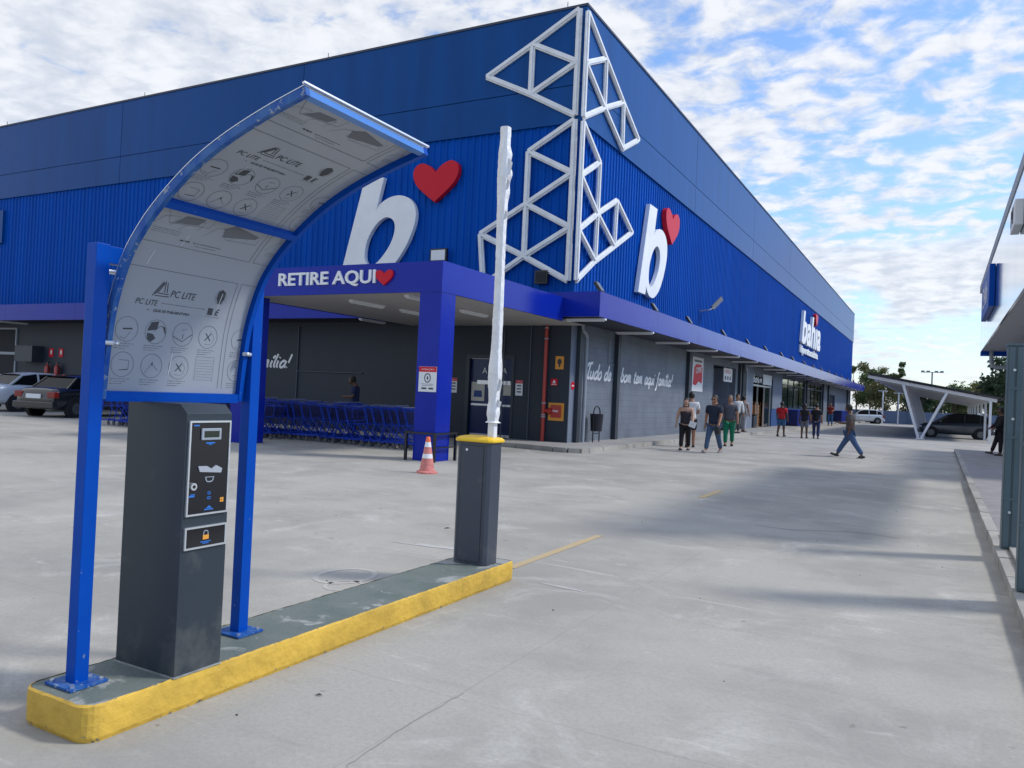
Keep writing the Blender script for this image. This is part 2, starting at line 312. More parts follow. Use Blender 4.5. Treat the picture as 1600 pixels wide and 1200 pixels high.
def thing(name, label, cat, loc=(0, 0, 0), group=None):
    o = bpy.data.objects.new(name, None); COL.objects.link(o); o.location = loc; o.empty_display_size = 0.3
    return tag(o, label, cat, group)
def dup(root, loc, rotz=0.0, label=None, scale=None):
    r = root.copy(); COL.objects.link(r); r.location = loc; r.rotation_euler = (0, 0, rotz)
    if scale: r.scale = scale
    if label: r['label'] = label
    for ch in list(root.children):
        c = ch.copy(); COL.objects.link(c); c.parent = r
        for g in ch.children:
            d = g.copy(); COL.objects.link(d); d.parent = c
    return r
def frameL(x, y, z):   # local x -> +X, y -> up, z -> -Y   (faces the camera side of the front wall)
    return Matrix(((1, 0, 0, x), (0, 0, -1, y), (0, 1, 0, z), (0, 0, 0, 1)))
def frameR(x, y, z):   # local x -> +Y, y -> up, z -> +X
    return Matrix(((0, 0, 1, x), (1, 0, 0, y), (0, 1, 0, z), (0, 0, 0, 1)))
def cat_rom(pts, n=6, closed=False):
    P = [Vector((p[0], p[1])) for p in pts]; o = []; L = len(P); rngk = range(L if closed else L - 1)
    for i in rngk:
        p1, p2 = P[i], P[(i + 1) % L]; p0 = P[(i - 1) % L] if (closed or i > 0) else p1; p3 = P[(i + 2) % L] if (closed or i + 2 < L) else p2
        for k in range(n):
            t = k / n; o.append(0.5 * ((2 * p1) + (-p0 + p2) * t + (2 * p0 - 5 * p1 + 4 * p2 - p3) * t * t + (-p0 + 3 * p1 - 3 * p2 + p3) * t ** 3))
    if not closed: o.append(P[-1])
    return [(p.x, p.y) for p in o]
def grab(ob):
    COL.objects.link(ob); dg = bpy.context.evaluated_depsgraph_get(); dg.update(); me = bpy.data.meshes.new_from_object(ob.evaluated_get(dg))
    r = ([tuple(v.co) for v in me.vertices], [tuple(p.vertices) for p in me.polygons])
    bpy.data.objects.remove(ob, do_unlink=True); bpy.data.meshes.remove(me); return r
def plate(loops, depth, bev=0.0):          # 2D loops (outer + holes) -> solid, z from 0 to depth
    cu = bpy.data.curves.new('shape', 'CURVE'); cu.dimensions = '2D'; cu.fill_mode = 'BOTH'; cu.extrude = depth / 2
    if bev: cu.bevel_depth = bev; cu.offset = -bev
    for lp in loops:
        s = cu.splines.new('POLY'); s.points.add(len(lp) - 1); s.use_cyclic_u = True
        for i, p in enumerate(lp): s.points[i].co = (p[0], p[1], 0, 1)
    v, f = grab(bpy.data.objects.new('shape', cu)); bpy.data.curves.remove(cu)
    return [(a, b, c + depth / 2) for a, b, c in v], f
def text(body, w=None, h=None, depth=0.01, shear=0.0, bold=0.0, res=3):   # text mesh fitted to width / height with its lower-left at 0,0
    cu = bpy.data.curves.new('lettering', 'FONT'); cu.body = body; cu.size = 1; cu.extrude = 0.5 if depth else 0; cu.shear = shear; cu.offset = bold; cu.resolution_u = res
    v, f = grab(bpy.data.objects.new('lettering', cu)); bpy.data.curves.remove(cu)
    xs = [p[0] for p in v]; ys = [p[1] for p in v]; x0, x1, y0, y1 = min(xs), max(xs), min(ys), max(ys)
    sy = h / (y1 - y0) if h else w / (x1 - x0); sx = w / (x1 - x0) if w else sy
    return [((a - x0) * sx, (b - y0) * sy, (c + 0.5) * depth if depth else 0) for a, b, c in v], f
def heart(w, h):
    pts = [(0, .74), (-.12, .90), (-.32, 1.0), (-.47, .90), (-.5, .70), (-.42, .46), (-.24, .24), (0, 0), (.24, .24), (.42, .46), (.5, .70), (.47, .90), (.32, 1.0), (.12, .90)]
    return [(x * w, y * h) for x, y in (cat_rom(pts[0:8], 4)[:-1] + cat_rom(pts[7:] + [pts[0]], 4)[:-1])]
def ribbon(mb, pts, wd, M, h=0.004, z=0.0):   # stroke with round-ish ends, flat, thickness h
    n = len(pts); L = []; Rr = []
    for i, p in enumerate(pts):
        a = Vector(pts[max(i - 1, 0)]); b = Vector(pts[min(i + 1, n - 1)]); d = (b - a); d = d.normalized() if d.length > 1e-9 else Vector((1, 0)); nn = Vector((-d.y, d.x)); p = Vector(p)
        L.append(p + nn * wd / 2); Rr.append(p - nn * wd / 2)
    for i in range(n - 1):
        q = [L[i], Rr[i], Rr[i + 1], L[i + 1]]
        mb.add([(c.x, c.y, z) for c in q] + [(c.x, c.y, z + h) for c in q], [(4, 5, 6, 7), (0, 4, 7, 3), (1, 2, 6, 5)] + ([(0, 1, 5, 4)] if i == 0 else []) + ([(3, 7, 6, 2)] if i == n - 2 else []), M)

# ================================================================== ground and pavements
g = MB(); g.add([(-400, -120, 0), (400, -120, 0), (400, 1500, 0), (-400, 1500, 0)], [(0, 1, 2, 3)]); struct('ground', g, M_ground)
# pavement round the store corner, with separate kerb stones
pv = MB()
poly = [(-9.44, 20.94), (-11.3, 20.94), (-11.3, 19.42), (-8.85, 18.98), (-8.5, 19.0), (-8.3, 19.15), (-8.22, 19.4), (-8.25, 28.0), (-7.95, 43), (-7.6, 104), (-9.44, 104)]
n = len(poly); pv.add([(x, y, 0.12) for x, y in poly], [tuple(range(n - 1, -1, -1))]); struct('pavement', pv, M_pave)
kb = MB(); line = [(-11.3, 19.34), (-8.87, 18.90), (-8.48, 18.91), (-8.22, 19.08), (-8.14, 19.4), (-8.17, 28.0), (-7.87, 43), (-7.52, 104)]
for a, b in zip(line, line[1:]):
    a = Vector((*a, 0)); b = Vector((*b, 0)); L = (b - a).length; k = max(1, round(L / 1.0)); d = (b - a) / L
    for i in range(k):
        p = a + d * (L * i / k + 0.008); q = a + d * (L * (i + 1) / k - 0.008); zz = 0.125 + random.uniform(-.006, .006)
        nrm = Vector((d.y, -d.x, 0)); j = random.uniform(-.006, .006)
        kb.beam(p + Vector((0, 0, zz / 2)) + nrm * j, q + Vector((0, 0, zz / 2)) + nrm * j, 0.155, zz)
struct('kerb', kb, M_kerb)
# right-hand pavement with its kerb
rp = MB(); rp.add([(0.66, -6, 0.11), (4.2, -6, 0.11), (4.2, 35, 0.11), (0.66, 35, 0.11)], [(0, 1, 2, 3)]); struct('side_pavement', rp, M_rpave)
rk = MB()
for i in range(41):
    zz = 0.115 + random.uniform(-.004, .004); rk.box((0.55 + random.uniform(-.005, .005), -6 + i + .008, 0), (0.66, -5 + i - .008, zz))
rk.box((0.55, 34.9, 0), (4.2, 35.02, 0.113)); struct('side_kerb', rk, M_kerb)
# painted lines on the yard
ln = MB(); ln.box((-3.19, 5.95, 0.002), (-3.11, 7.95, 0.005)); struct('painted_line', ln, M_line)
ln = MB(); ln.box((-3.25, 12.2, 0.002), (-3.14, 13.5, 0.005)); struct('painted_line', ln, M_line)
ar = MB(); IM = Matrix.Translation((-1.4, 26.6, 0.002))
ar.prism([(-.30, -.35), (-.10, -.35), (-.02, .35), (-.14, .35)], 0.003, IM); ar.prism([(-.35, .38), (.45, .60), (.50, .85), (-.30, .62)], 0.003, IM); struct('painted_arrow', ar, M_wline)
ov = MB()
for (c, rx, ry, wd) in (((-4.02, 4.86), .20, .26, .045), ((-3.83, 4.62), .13, .15, .03)):
    ribbon(ov, [(c[0] + rx * math.cos(t / 24 * 2 * math.pi), c[1] + ry * math.sin(t / 24 * 2 * math.pi)) for t in range(25)], wd, Matrix.Identity(4), 0.0006, 0.002)
struct('painted_ring', ov, M_wline)
M_patch = mat('lighter_mortar_smear', (0.41, 0.40, 0.37), 0.9, var=0.35, vscale=11, col2=(0.50, 0.49, 0.46)); M_crack = mat('dark_crack', (0.24, 0.23, 0.21), 0.95)
def smear(cx, cy, L, W, ang, seed, z=.002):
    q = random.Random(seed); m = MB(); n = 30; pts = []
    for j in range(n):
        a = 2 * math.pi * j / n; r = q.uniform(.55, 1.1); pts.append((L / 2 * r * math.cos(a), W / 2 * r * math.sin(a), z))
    m.add(pts, [tuple(range(n))], Matrix.Translation((cx, cy, 0)) @ Matrix.Rotation(R(ang), 4, 'Z')); return struct('mortar_smear', m, M_patch)
for i, a in enumerate(((-2.5, 5.62, .6, .05, -8), (-8.2, 11.4, .9, .12, 20), (-4.1, 6.3, 1.1, .12, 12))): smear(*a, seed=60 + i, z=.002 + .0004 * (i % 3))
def crack(pts, wd, seed):
    q = random.Random(seed); P_ = cat_rom(pts, 10); P_ = [(x + q.uniform(-.006, .006), y + q.uniform(-.006, .006)) for x, y in P_]; m = MB(); ribbon(m, P_, wd, Matrix.Identity(4), .0004, .002); struct('crack', m, M_crack)
crack([(-1.95, 10.05), (-1.5, 10.0), (-.9, 10.35), (-.35, 10.3)], .012, 1);  crack([(-2.0, 3.36), (-2.01, 2.9), (-1.98, 2.45)], .003, 3); crack([(-3.1, 17.9), (-2.3, 18.2), (-1.8, 17.8)], .02, 4); 
# small litter / stones / leaves scattered on the concrete
peb = MB(); rr = random.Random(3)
for i in range(60):
    x = rr.uniform(-9, .4); y = rr.uniform(1.5, 18); s = rr.uniform(.003, .009); peb.ball((x, y, s * .35), (s, s * rr.uniform(.5, 1), s * .5), 5, 3)
for (x, y, L, a) in ((-2.55, 2.93, .04, .1), (-4.6, 7.2, .09, .9)):
    peb.add([(-L / 2, -L * .12, .004), (0, -L * .2, .012), (L / 2, 0, .005), (0, L * .2, .010)], [(0, 1, 2, 3)], Matrix.Translation((x, y, 0)) @ Matrix.Rotation(a, 4, 'Z'))
o = peb.build('grit', mat('dark_grit', (0.07, 0.06, 0.05), 0.9)); tag(o, 'dark grit and dead leaf bits scattered over the concrete yard', 'grit', kind='stuff')

# ================================================================== the big blue store
WX, WY, FAR, LEFT = -9.44, 20.94, 103.0, -58.0
ZT, ZB, ZJ, ZC = 12.78, 9.42, 10.52, 4.2
st = thing('store_building', 'long blue warehouse store with ribbed cladding over a grey block base', 'store', (WX, WY, 0))
# ribbed cladding (real trapezoid ribs)
def ribs(y0, y1, z0, z1, side):
    m = MB(); pitch, dep = 0.25, 0.035; n = int((y1 - y0) / pitch); prof = []
    for i in range(n):
        a = y0 + i * pitch
        prof += [(a, 0), (a + .14, 0), (a + .165, dep), (a + .225, dep)]
    prof.append((y0 + n * pitch, 0)); v = []
    for t, d in prof:
        for z in (z0, z1): v.append((WX + d, t, z) if side else (t, WY - d, z))
    k = len(prof); m.add(v, [((2 * i, 2 * i + 2, 2 * i + 3, 2 * i + 1) if side else (2 * i, 2 * i + 1, 2 * i + 3, 2 * i + 2)) for i in range(k - 1)]); return m
ribs(WY, FAR, ZC - .05, ZB + .03, True).build('cladding', M_clad, st)
ribs(LEFT, WX, ZC - .05, ZB + .03, False).build('cladding', M_clad, st)
cr = MB(); cr.box((WX - .08, WY - .05, ZC), (WX + .05, WY + .08, ZB)); cr.build('corner_trim', M_clad, st)
# upper band of flat panels, proud of the ribs, with open joints
bd = MB(); E1 = 0.09; jy = [WY - E1, 32.8, 44.6, 56.6, 68.7, 80.7, 92.8, FAR]; gj = 0.012
for a, b in zip(jy, jy[1:]):
    for z0, z1 in ((ZB, ZJ - gj), (ZJ + gj, ZT)): bd.box((WX - .2, a + (gj if a > WY else 0), z0), (WX + E1, b - gj, z1))
bd.build('upper_band', M_band, st)
bd = MB(); jx = [LEFT, -50, -40.1, -30.14, -20.2, WX - .2]
for a, b in zip(jx, jx[1:]):
    for z0, z1 in ((ZB, ZJ - gj), (ZJ + gj, ZT)): bd.box((a + gj, WY - E1, z0), (b - (gj if b < -15 else 0), WY + .1, z1))
bd.build('upper_band', M_band, st)
bk = MB(); bk.box((WX - .25, WY + .15, 3.7), (WX - .02, FAR - .02, ZT - .05)); bk.box((LEFT, WY + .12, 3.7), (WX - .25, WY + .3, ZT - .05))
bk.box((LEFT, WY + .3, ZT - .4), (WX - .25, FAR - .1, ZT - .3)); bk.box((LEFT, FAR - .2, 0), (WX - .25, FAR - .02, ZT - .05)); bk.build('backing_wall', M_trim, st)
cp = MB(); cp.box((WX - .3, WY - E1 - .03, ZT), (WX + E1 + .03, FAR + .03, ZT + .07)); cp.box((LEFT, WY - E1 - .03, ZT), (WX - .3, WY + .2, ZT + .07)); cp.build('roof_coping', M_trim, st)
# ground-floor walls
wl = MB()
def wallR(y0, y1, z0=0.0, z1=3.72, dx=0.0): wl.box((WX - .3, y0, z0), (WX + dx, y1, z1))
wallR(WY, 37.4); wallR(42.05, 43.4); wallR(37.4, 42.05, 3.3, 3.72); wallR(44.4, 46.4); wallR(46.4, 52.5, 3.15, 3.72); wallR(52.5, 56.0, 1.25, 3.72); wallR(76.5, 81.5); wallR(81.5, 87, 2.75); wallR(87, FAR)
wallR(56, 76.5, 3.45, 3.72); wl.build('block_wall', M_blockR, st)
wl = MB(); wallR(52.5, 56.0, 0, 1.25); wallR(56, 76.5, 0, 1.25); wl.build('blue_dado', mat('blue_dado_paint', (0.02, 0.07, 0.22), .6), st)
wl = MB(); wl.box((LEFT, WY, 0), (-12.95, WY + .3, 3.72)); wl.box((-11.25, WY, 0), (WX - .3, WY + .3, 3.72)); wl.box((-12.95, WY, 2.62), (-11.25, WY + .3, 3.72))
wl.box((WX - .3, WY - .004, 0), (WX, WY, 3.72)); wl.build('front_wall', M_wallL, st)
# piers and steel columns along the side
for (y0, y1, dx, m) in ((WY, 21.33, .02, M_pier), (43.6, 44.4, .06, M_steelD), (44.4, 46.4, .03, M_pier), (52.5, 55.9, .03, M_pier)):
    b = MB(); b.box((WX - .02, y0, 1.25 if y0 == 52.5 else 0.12), (WX + dx, y1, 3.70)); b.build('pier', m, st)
for y in (21.42, 24.55, 32.95, 42.7, 65.9 + .9, 76.9, 80.9, 98.5):
    b = MB(); b.box((WX - .02, y - .11, .12), (WX + .13, y + .11, 3.6)); b.box((WX + .13, y - .12, .12), (WX + .145, y + .12, 3.6)); b.build('steel_column', M_steelD, st)
for y in (21.72, 44.0):
    b = MB(); x = WX + .16; b.tube([(x, y - .35, 3.6), (x, y - .33, 3.42), (x, y - .1, 3.35), (x, y, 3.24)], .055, 10); b.cyl((x, y, 3.26), (x, y, .12), .055, 12)
    for z in (1.2, 2.4): b.cyl((x, y, z), (x, y, z + .03), .07, 12)
    b.build('downpipe', M_pipe, st, smooth=True)
b = MB(); b.cyl((WX + .03, 23.9, 3.3), (WX + .03, 23.9, 2.55), .012); b.cyl((WX + .03, 23.9, 2.55), (WX + .03, 24.4, 2.55), .012)
b.build('conduit', M_pipe, st); M_cond = mat('dark_conduit', (.07, .085, .11), .5)
b = MB(); b.cyl((-19.9, WY - .03, .1), (-19.9, WY - .03, 3.5), .025); b.cyl((-19.9, WY - .03, 1.92), (-17.0, WY - .03, 1.92), .022); b.build('conduit', M_cond, st)
for xx in (-11.62, -10.72): b = MB(); b.cyl((xx, WY - .03, .1), (xx, WY - .03, 3.5), .02); b.build('conduit', M_cond, st)
# side windows
for (y0, y1) in ((56.0, 58.5), (58.5, 61), (61, 63.5), (63.5, 66.0), (67.6, 69.8), (69.8, 72), (72, 74.2), (74.2, 76.5)):
    fr = MB(); x = WX - .02
    for a in (y0, y1): fr.box((x - .05, a - .03, 1.25), (x + .02, a + .03, 3.45))
    for z in (1.25, 2.9, 3.39): fr.box((x - .05, y0 + .03, z), (x + .019, y1 - .03, z + .06))
    f = fr.build('window', M_steelD, st); p = MB(); p.box((x - .03, y0 + .03, 1.3), (x - .015, y1 - .03, 3.4)); p.build('pane', M_glass, f)
wl = MB(); wl.box((WX - .25, 66.0, 1.25), (WX + .05, 67.6, 3.45)); wl.build('pier', M_steelD, st)
# recessed doorway, entrance and dark door
dr = MB(); dr.box((WX - 1.2, 37.4, 0.12), (WX - 1.1, 42.05, 3.3)); dr.box((WX - 1.1, 37.3, .12), (WX - .3, 37.4, 3.3)); dr.box((WX - 1.1, 42.05, .12), (WX - .3, 42.15, 3.3)); dr.build('porch_wall', M_pier, st)
d = MB(); d.box((WX - 1.09, 38.6, .12), (WX - 1.05, 40.2, 2.45)); dd = d.build('door', M_interior, st)
hh = MB(); hh.box((WX - 1.04, 38.75, 1.0), (WX - 1.0, 38.8, 1.5)); hh.build('handle', M_alu, dd)
d = MB(); d.box((WX - .28, 81.5, 0), (WX - .2, 87, 2.75)); d.build('door', M_interior, st)
d = MB(); d.box((WX - 4, 46.3, .1), (WX - 3.9, 52.6, 3.2)); d.box((WX - 3.9, 46.3, .1), (WX - .3, 46.4, 3.2)); d.box((WX - 3.9, 52.5, .1), (WX - .3, 52.6, 3.2)); d.box((WX - 3.9, 46.4, 3.1), (WX - .3, 52.5, 3.2)); d.build('entrance_hall', M_interior, st)
d = MB(); d.add([(WX - 4, 46.3, .125), (WX - .1, 46.3, .125), (WX - .1, 52.6, .125), (WX - 4, 52.6, .125)], [(0, 1, 2, 3)]); d.build('entrance_floor', M_pave, st)
d = MB()
for y in (46.5, 48.4, 50.4, 52.4): d.box((WX - .16, y - .035, .12), (WX - .08, y + .035, 3.15))
d.box((WX - .165, 46.4, 2.55), (WX - .075, 52.5, 2.65)); d.build('entrance_frame', M_alu, st)
d = MB(); d.box((WX - .12, 50.45, .15), (WX - .11, 52.35, 2.54)); d.build('entrance_glass', M_glass, st)
# front service door under the pickup canopy
d = MB(); x0, x1 = -12.83, -11.33; d.box((-12.95, WY - .02, 0), (x0, WY + .06, 2.62)); d.box((x1, WY - .02, 0), (-11.25, WY + .06, 2.62)); d.box((x0, WY - .02, 2.5), (x1, WY + .06, 2.62)); dd = d.build('door', M_steelD, st)
d = MB(); d.box((x0, WY + .1, 0.02), (x1, WY + .14, 2.5)); d.build('leaf', mat('navy_door', (0.008, 0.022, 0.10), .35), dd)
d = MB(); d.box((x0 + .05, WY + .085, 1.06), (x1 - .05, WY + .1, 1.12)); d.box((x0 + .05, WY + .08, .12), (x1 - .05, WY + .1, .20)); d.box((x0 + .25, WY + .08, 1.72), (x1 - .08, WY + .1, 1.84)); d.build('rail', M_alu, dd)
d = MB(); d.box((x0 + .05, WY + .082, 1.2), (x0 + .52, WY + .095, 1.78)); d.build('notice', mat('cream_paper', (.55, .52, .45), .6), dd); d = MB(); d.box((x1 - .32, WY + .082, 1.4), (x1 - .05, WY + .095, 1.8)); d.build('notice', mat('cream_paper', (.55, .52, .45), .6), dd)
d = MB(); d.prism([(x0 + .14, 1.32), (x0 + .44, 1.32), (x0 + .42, 1.52), (x0 + .16, 1.52)], .005, Matrix(((1, 0, 0, 0), (0, 0, -1, WY + .08), (0, 1, 0, 0), (0, 0, 0, 1)))); d.build('blue_print', mat('door_blue', (.01, .05, .2), .5), dd); d = MB(); d.box((x0 + .06, WY + .086, .3), (x1 - .06, WY + .091, 1.0)); d.build('kick_panel', mat('dark_blue_panel', (.003, .014, .075), .4), dd)
d = MB(); v, f = text('A', h=.18, depth=.006); d.add(v, f, frameL(x0 + .42, WY + .08, 2.05)); d.build('lettering', M_sheetw, dd); d = MB(); v, f = text('A', h=.18, depth=.006); d.add(v, f, frameL(x0 + 1.12, WY + .08, 2.05)); d.build('lettering', M_sheetw, dd)
# windows and recess at far left of front wall
d = MB(); d.box((-40.5, WY - .06, 2.2), (-36.9, WY - .002, 2.32)); d.box((-40.5, WY - .06, 3.35), (-36.9, WY - .002, 3.42)); d.box((-36.98, WY - .06, 1.3), (-36.9, WY - .002, 3.35)); d.build('window', M_pipe, st)
d = MB(); d.box((-40.4, WY - .03, 1.3), (-37.0, WY - .004, 3.34)); d.build('window_pane', M_interior, st)
d = MB(); d.box((-36.2, WY - .5, 1.9), (-34.9, WY - .002, 2.6)); d.build('wall_box', M_steelD, st)
d = MB(); d.box((-42, WY - .16, 7.35), (-38.3, WY - .03, 8.85)); d.build('cladding_panel', M_band, st)
# canopy running round both walls
CX, CY, C0, C1 = -8.0, 19.5, 3.62, 4.29
c = MB(); jj = [CY + .06] + [CY + 4.9 * i for i in range(1, 18)] + [104.4]
for a, b in zip(jj, jj[1:]): c.box((CX - .06, a, C0), (CX, b - .008, C1 + random.uniform(-.003, .003)))
c.build('canopy_fascia', M_canopy, st)
c = MB(); jj = [LEFT] + [-55 + 4.9 * i for i in range(0, 9)] + [-15.1]
for a, b in zip(jj, jj[1:]): c.box((a, CY, C0), (b - .008, CY + .06, C1))
c.box((-15.1, CY, C0), (CX, CY + .06, C1)); c.build('canopy_fascia', M_canopy, st)
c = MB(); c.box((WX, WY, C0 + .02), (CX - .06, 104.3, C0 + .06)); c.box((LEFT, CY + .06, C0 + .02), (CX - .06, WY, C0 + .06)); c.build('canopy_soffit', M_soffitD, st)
c = MB(); c.box((WX + .03, WY, ZC - .06), (CX - .06, 104.3, ZC)); c.box((LEFT, CY + .06, ZC - .06), (CX - .06, WY - .04, ZC)); c.build('canopy_deck', M_trim, st)
for x, y in ((-29.28, 21.2), (-39.12, 21.2), (-10.15, 21.2), (-19.43, 21.2)):
    c = MB(); c.cyl((x, y, ZT + .05), (x, y, ZT + .42), .012, 6); c.build('lightning_rod', M_steelD, st)

# white lattice on the corner
P = {'A': (-9.57, 12.70), 'B': (-11.06, 11.92), 'C': (-12.60, 11.17), 'D': (-11.06, 10.42), 'E': (-9.57, 11.16), 'F': (-9.57, 9.60), 'G': (-9.57, 9.48), 'H': (-11.04, 8.70), 'I': (-9.57, 7.93), 'J': (-11.04, 7.13), 'K': (-9.57, 6.35), 'L': (-12.58, 6.32), 'M': (-11.04, 5.57), 'N': (-9.57, 4.80), 'P': (-12.40, 4.75)}
Q = {'a': (20.80, 12.56), 'c': (20.80, 9.52), 'e': (22.30, 11.80), 'h': (20.80, 11.08), 'i': (22.33, 10.30), 'j': (23.88, 11.0), 'd': (25.42, 10.26), 'f': (23.95, 9.52), 'A': (20.80, 9.38), 'm': (22.14, 8.58), 'n': (20.80, 7.83), 'o': (22.14, 7.02), 'p': (23.68, 7.78), 'q': (25.18, 7.06), 'r': (23.62, 6.30), 's': (22.12, 5.58), 't': (20.80, 6.27), 'u': (20.80, 4.80)}
lt = thing('corner_lattice', 'white triangulated steel lattice wrapping the top corner of the blue store', 'lattice', (WX, WY, 4.8))
def lat(pairs, D, side):
    m = MB()
    for i, pr in enumerate(pairs.split()):
        a, b = D[pr[0]], D[pr[1]]; dd = 0.0015 * (i % 7)
        for (wd, lo, hi) in ((.175, .10, .155), (.08, .155, .20)):
            if side: p = Vector((WX + (lo + hi) / 2 + dd, a[0], a[1])); q = Vector((WX + (lo + hi) / 2 + dd, b[0], b[1])); m.beam(p, q, wd, hi - lo, (1, 0, 0))
            else: p = Vector((a[0], WY - (lo + hi) / 2 - dd, a[1])); q = Vector((b[0], WY - (lo + hi) / 2 - dd, b[1])); m.beam(p, q, wd, hi - lo, (0, 1, 0))
    return m
lat('AF AB BC CD DF BE DE BD', P, 0).build('frame', M_lattice, lt); lat('GN GH HI HJ IJ JK JL JM LM MK MN LP MP', P, 0).build('frame', M_lattice, lt)
lat('ac ae ej jd df hi if he ei ci ij jf', Q, 1).build('frame', M_lattice, lt); lat('Au Am mn mo no or to op os ts pr pq qr rs su', Q, 1).build('frame', M_lattice, lt)

# big b + heart signs
bo = [(0, 0), (.86, 3.23), (1.68, 3.23), (1.42, 2.20)]
bowl = cat_rom([(1.42, 2.20), (1.62, 2.40), (1.98, 2.56), (2.40, 2.58), (2.78, 2.42), (3.0, 2.08), (2.98, 1.60), (2.72, .98), (2.28, .38), (1.75, .03), (1.30, -.02), (.98, .10), (.82, .30)], 5)
B_OUT = bo[:3] + bowl + [(.72, 0)]
B_IN = cat_rom([(1.88, 1.90), (2.14, 1.76), (2.20, 1.44), (2.02, .96), (1.58, .46), (1.24, .36), (1.03, .58), (1.06, 1.06), (1.28, 1.50), (1.58, 1.80)], 5, True)
def bsign(label, M, hp):
    t = thing('logo_sign', label, 'sign', M.translation)
    v, f = plate([B_OUT, B_IN], .14, .012); m = MB(); m.add(v, f, M); m.build('letter', M_white, t)
    v, f = plate([heart(1.72, 1.28)], .16, .012); m = MB(); m.add(v, f, M @ Matrix.Translation((hp[0], hp[1], 0))); m.build('heart', M_red, t)
bsign('big white letter b with a red heart over the pickup canopy on the front wall', frameL(-18.0, WY - .07, 5.15), (3.72, 2.26))
bsign('big white letter b with a red heart on the long side wall near the corner', frameR(WX + .07, 25.86, 5.15), (3.52, 2.28))
t = thing('logo_sign', 'far white wordmark with a small red heart high on the side wall above a tagline', 'sign', (WX, 62, 5.4))
m = MB(); Mx = frameR(WX + .07, 62.0, 6.2)
v, f = text('bah\u0131a', w=10.2, h=2.5, depth=.2, shear=.18, bold=.025); m.add(v, f, Mx); m.build('lettering', M_white, t)
v, f = plate([heart(1.35, 1.0)], .2, .01); m = MB(); m.add(v, f, Mx @ Matrix.Translation((7.5, 1.95, 0))); m.build('heart', M_red, t)
m = MB(); v, f = text('hiperatacadista', w=9.6, h=.75, depth=.12, bold=.03); m.add(v, f, frameR(WX + .07, 62.0, 5.35)); m.build('tagline', M_white, t)

# brush-lettered slogan
GL = {'T': (1.0, [[(-.1, 1.55), (.1, 1.9), (.6, 1.98), (1.15, 2.1)], [(.62, 2.0), (.42, 1), (.36, .25), (.55, 0), (.85, .15)]]),
 'u': (1.1, [[(.05, 1), (.02, .35), (.22, 0), (.58, .2), (.76, 1)], [(.76, 1), (.76, .2), (1.0, .02)]]),
 'd': (1.15, [[(.82, .8), (.48, 1), (.08, .6), (.12, .1), (.45, 0), (.8, .4)], [(.98, 2), (.86, 1), (.82, .2), (1.05, .02)]]),
 'o': (1.0, [[(.45, 1), (.06, .6), (.12, .1), (.45, 0), (.8, .35), (.75, .85), (.45, 1)]]),
 'e': (.95, [[(.1, .45), (.6, .58), (.68, .85), (.4, 1), (.06, .6), (.12, .1), (.45, 0), (.85, .25)]]),
 'b': (.95, [[(.18, 2), (.06, 1), (.02, .3), (.3, 0), (.7, .3), (.65, .85), (.35, 1), (.1, .7)]]),
 'm': (1.45, [[(.02, 1), (.08, .5), (.05, 0)], [(.07, .5), (.35, 1), (.52, .8), (.48, 0)], [(.5, .5), (.8, 1), (.98, .8), (.95, .2), (1.2, .02)]]),
 'n': (1.0, [[(.02, 1), (.08, .5), (.05, 0)], [(.07, .5), (.38, 1), (.56, .8), (.54, .2), (.8, .02)]]),
 't': (.8, [[(.38, 1.6), (.22, .8), (.22, .15), (.5, 0), (.72, .15)], [(0, 1.05), (.65, 1.12)]]),
 'a': (1.1, [[(.8, .85), (.45, 1), (.08, .6), (.12, .1), (.45, 0), (.75, .4), (.85, 1)], [(.85, 1), (.8, .2), (1.05, .02)]]),
 'q': (1.05, [[(.8, .85), (.45, 1), (.08, .6), (.12, .1), (.45, 0), (.78, .4), (.85, 1)], [(.85, 1), (.78, 0), (.7, -.75)]]),
 'i': (.5, [[(.1, 1), (.04, .2), (.3, .02)], [(.16, 1.4), (.22, 1.55)]]), 'y': (.5, [[(.1, 1), (.04, .2), (.3, .02)], [(.14, 1.35), (.42, 1.75)]]),
 'f': (.8, [[(.75, 1.8), (.5, 2), (.3, 1.5), (.2, 0), (.05, -.7), (-.25, -.75)], [(0, 1.0), (.6, 1.06)]]),
 'l': (.5, [[(.28, 2), (.1, 1), (.1, .2), (.35, .02)]]), '!': (.5, [[(.35, 2), (.18, .7)], [(.1, .12), (.08, 0)]]), ' ': (.75, [])}
def slogan(s, width, unit, wd):
    tot = sum(GL[c][0] for c in s); k = width / (tot * unit); out_ = MB(); x = 0; z = 0
    for c in s:
        for st_ in GL[c][1]:
            pts = cat_rom(st_, 5) if len(st_) > 2 else st_; ribbon(out_, [((x + px + .28 * py) * unit * k, py * unit) for px, py in pts], wd, Matrix.Identity(4), .004, (z % 5) * .0008); z += 1
        x += GL[c][0]
    return out_
for lab, M in (('white brush lettered slogan painted on the grey block side wall behind the bin', frameR(WX + .004, 22.15, 2.04)), ('white brush lettered slogan on the dark front wall, ending behind the pickup canopy post', frameL(-29.0, WY - .012, 2.03))):
    m = MB(); s = slogan('Tudo de', 2.05, .235, .085); m.add(s.v, s.f, M); s = slogan('bom tem aqui famylia!', 5.75, .235, .085); m.add(s.v, s.f, M @ Matrix.Translation((2.95, 0, 0))); tag(m.build('wall_slogan', mat('brush_white', (.85, .85, .84), .6)), lab, 'slogan')

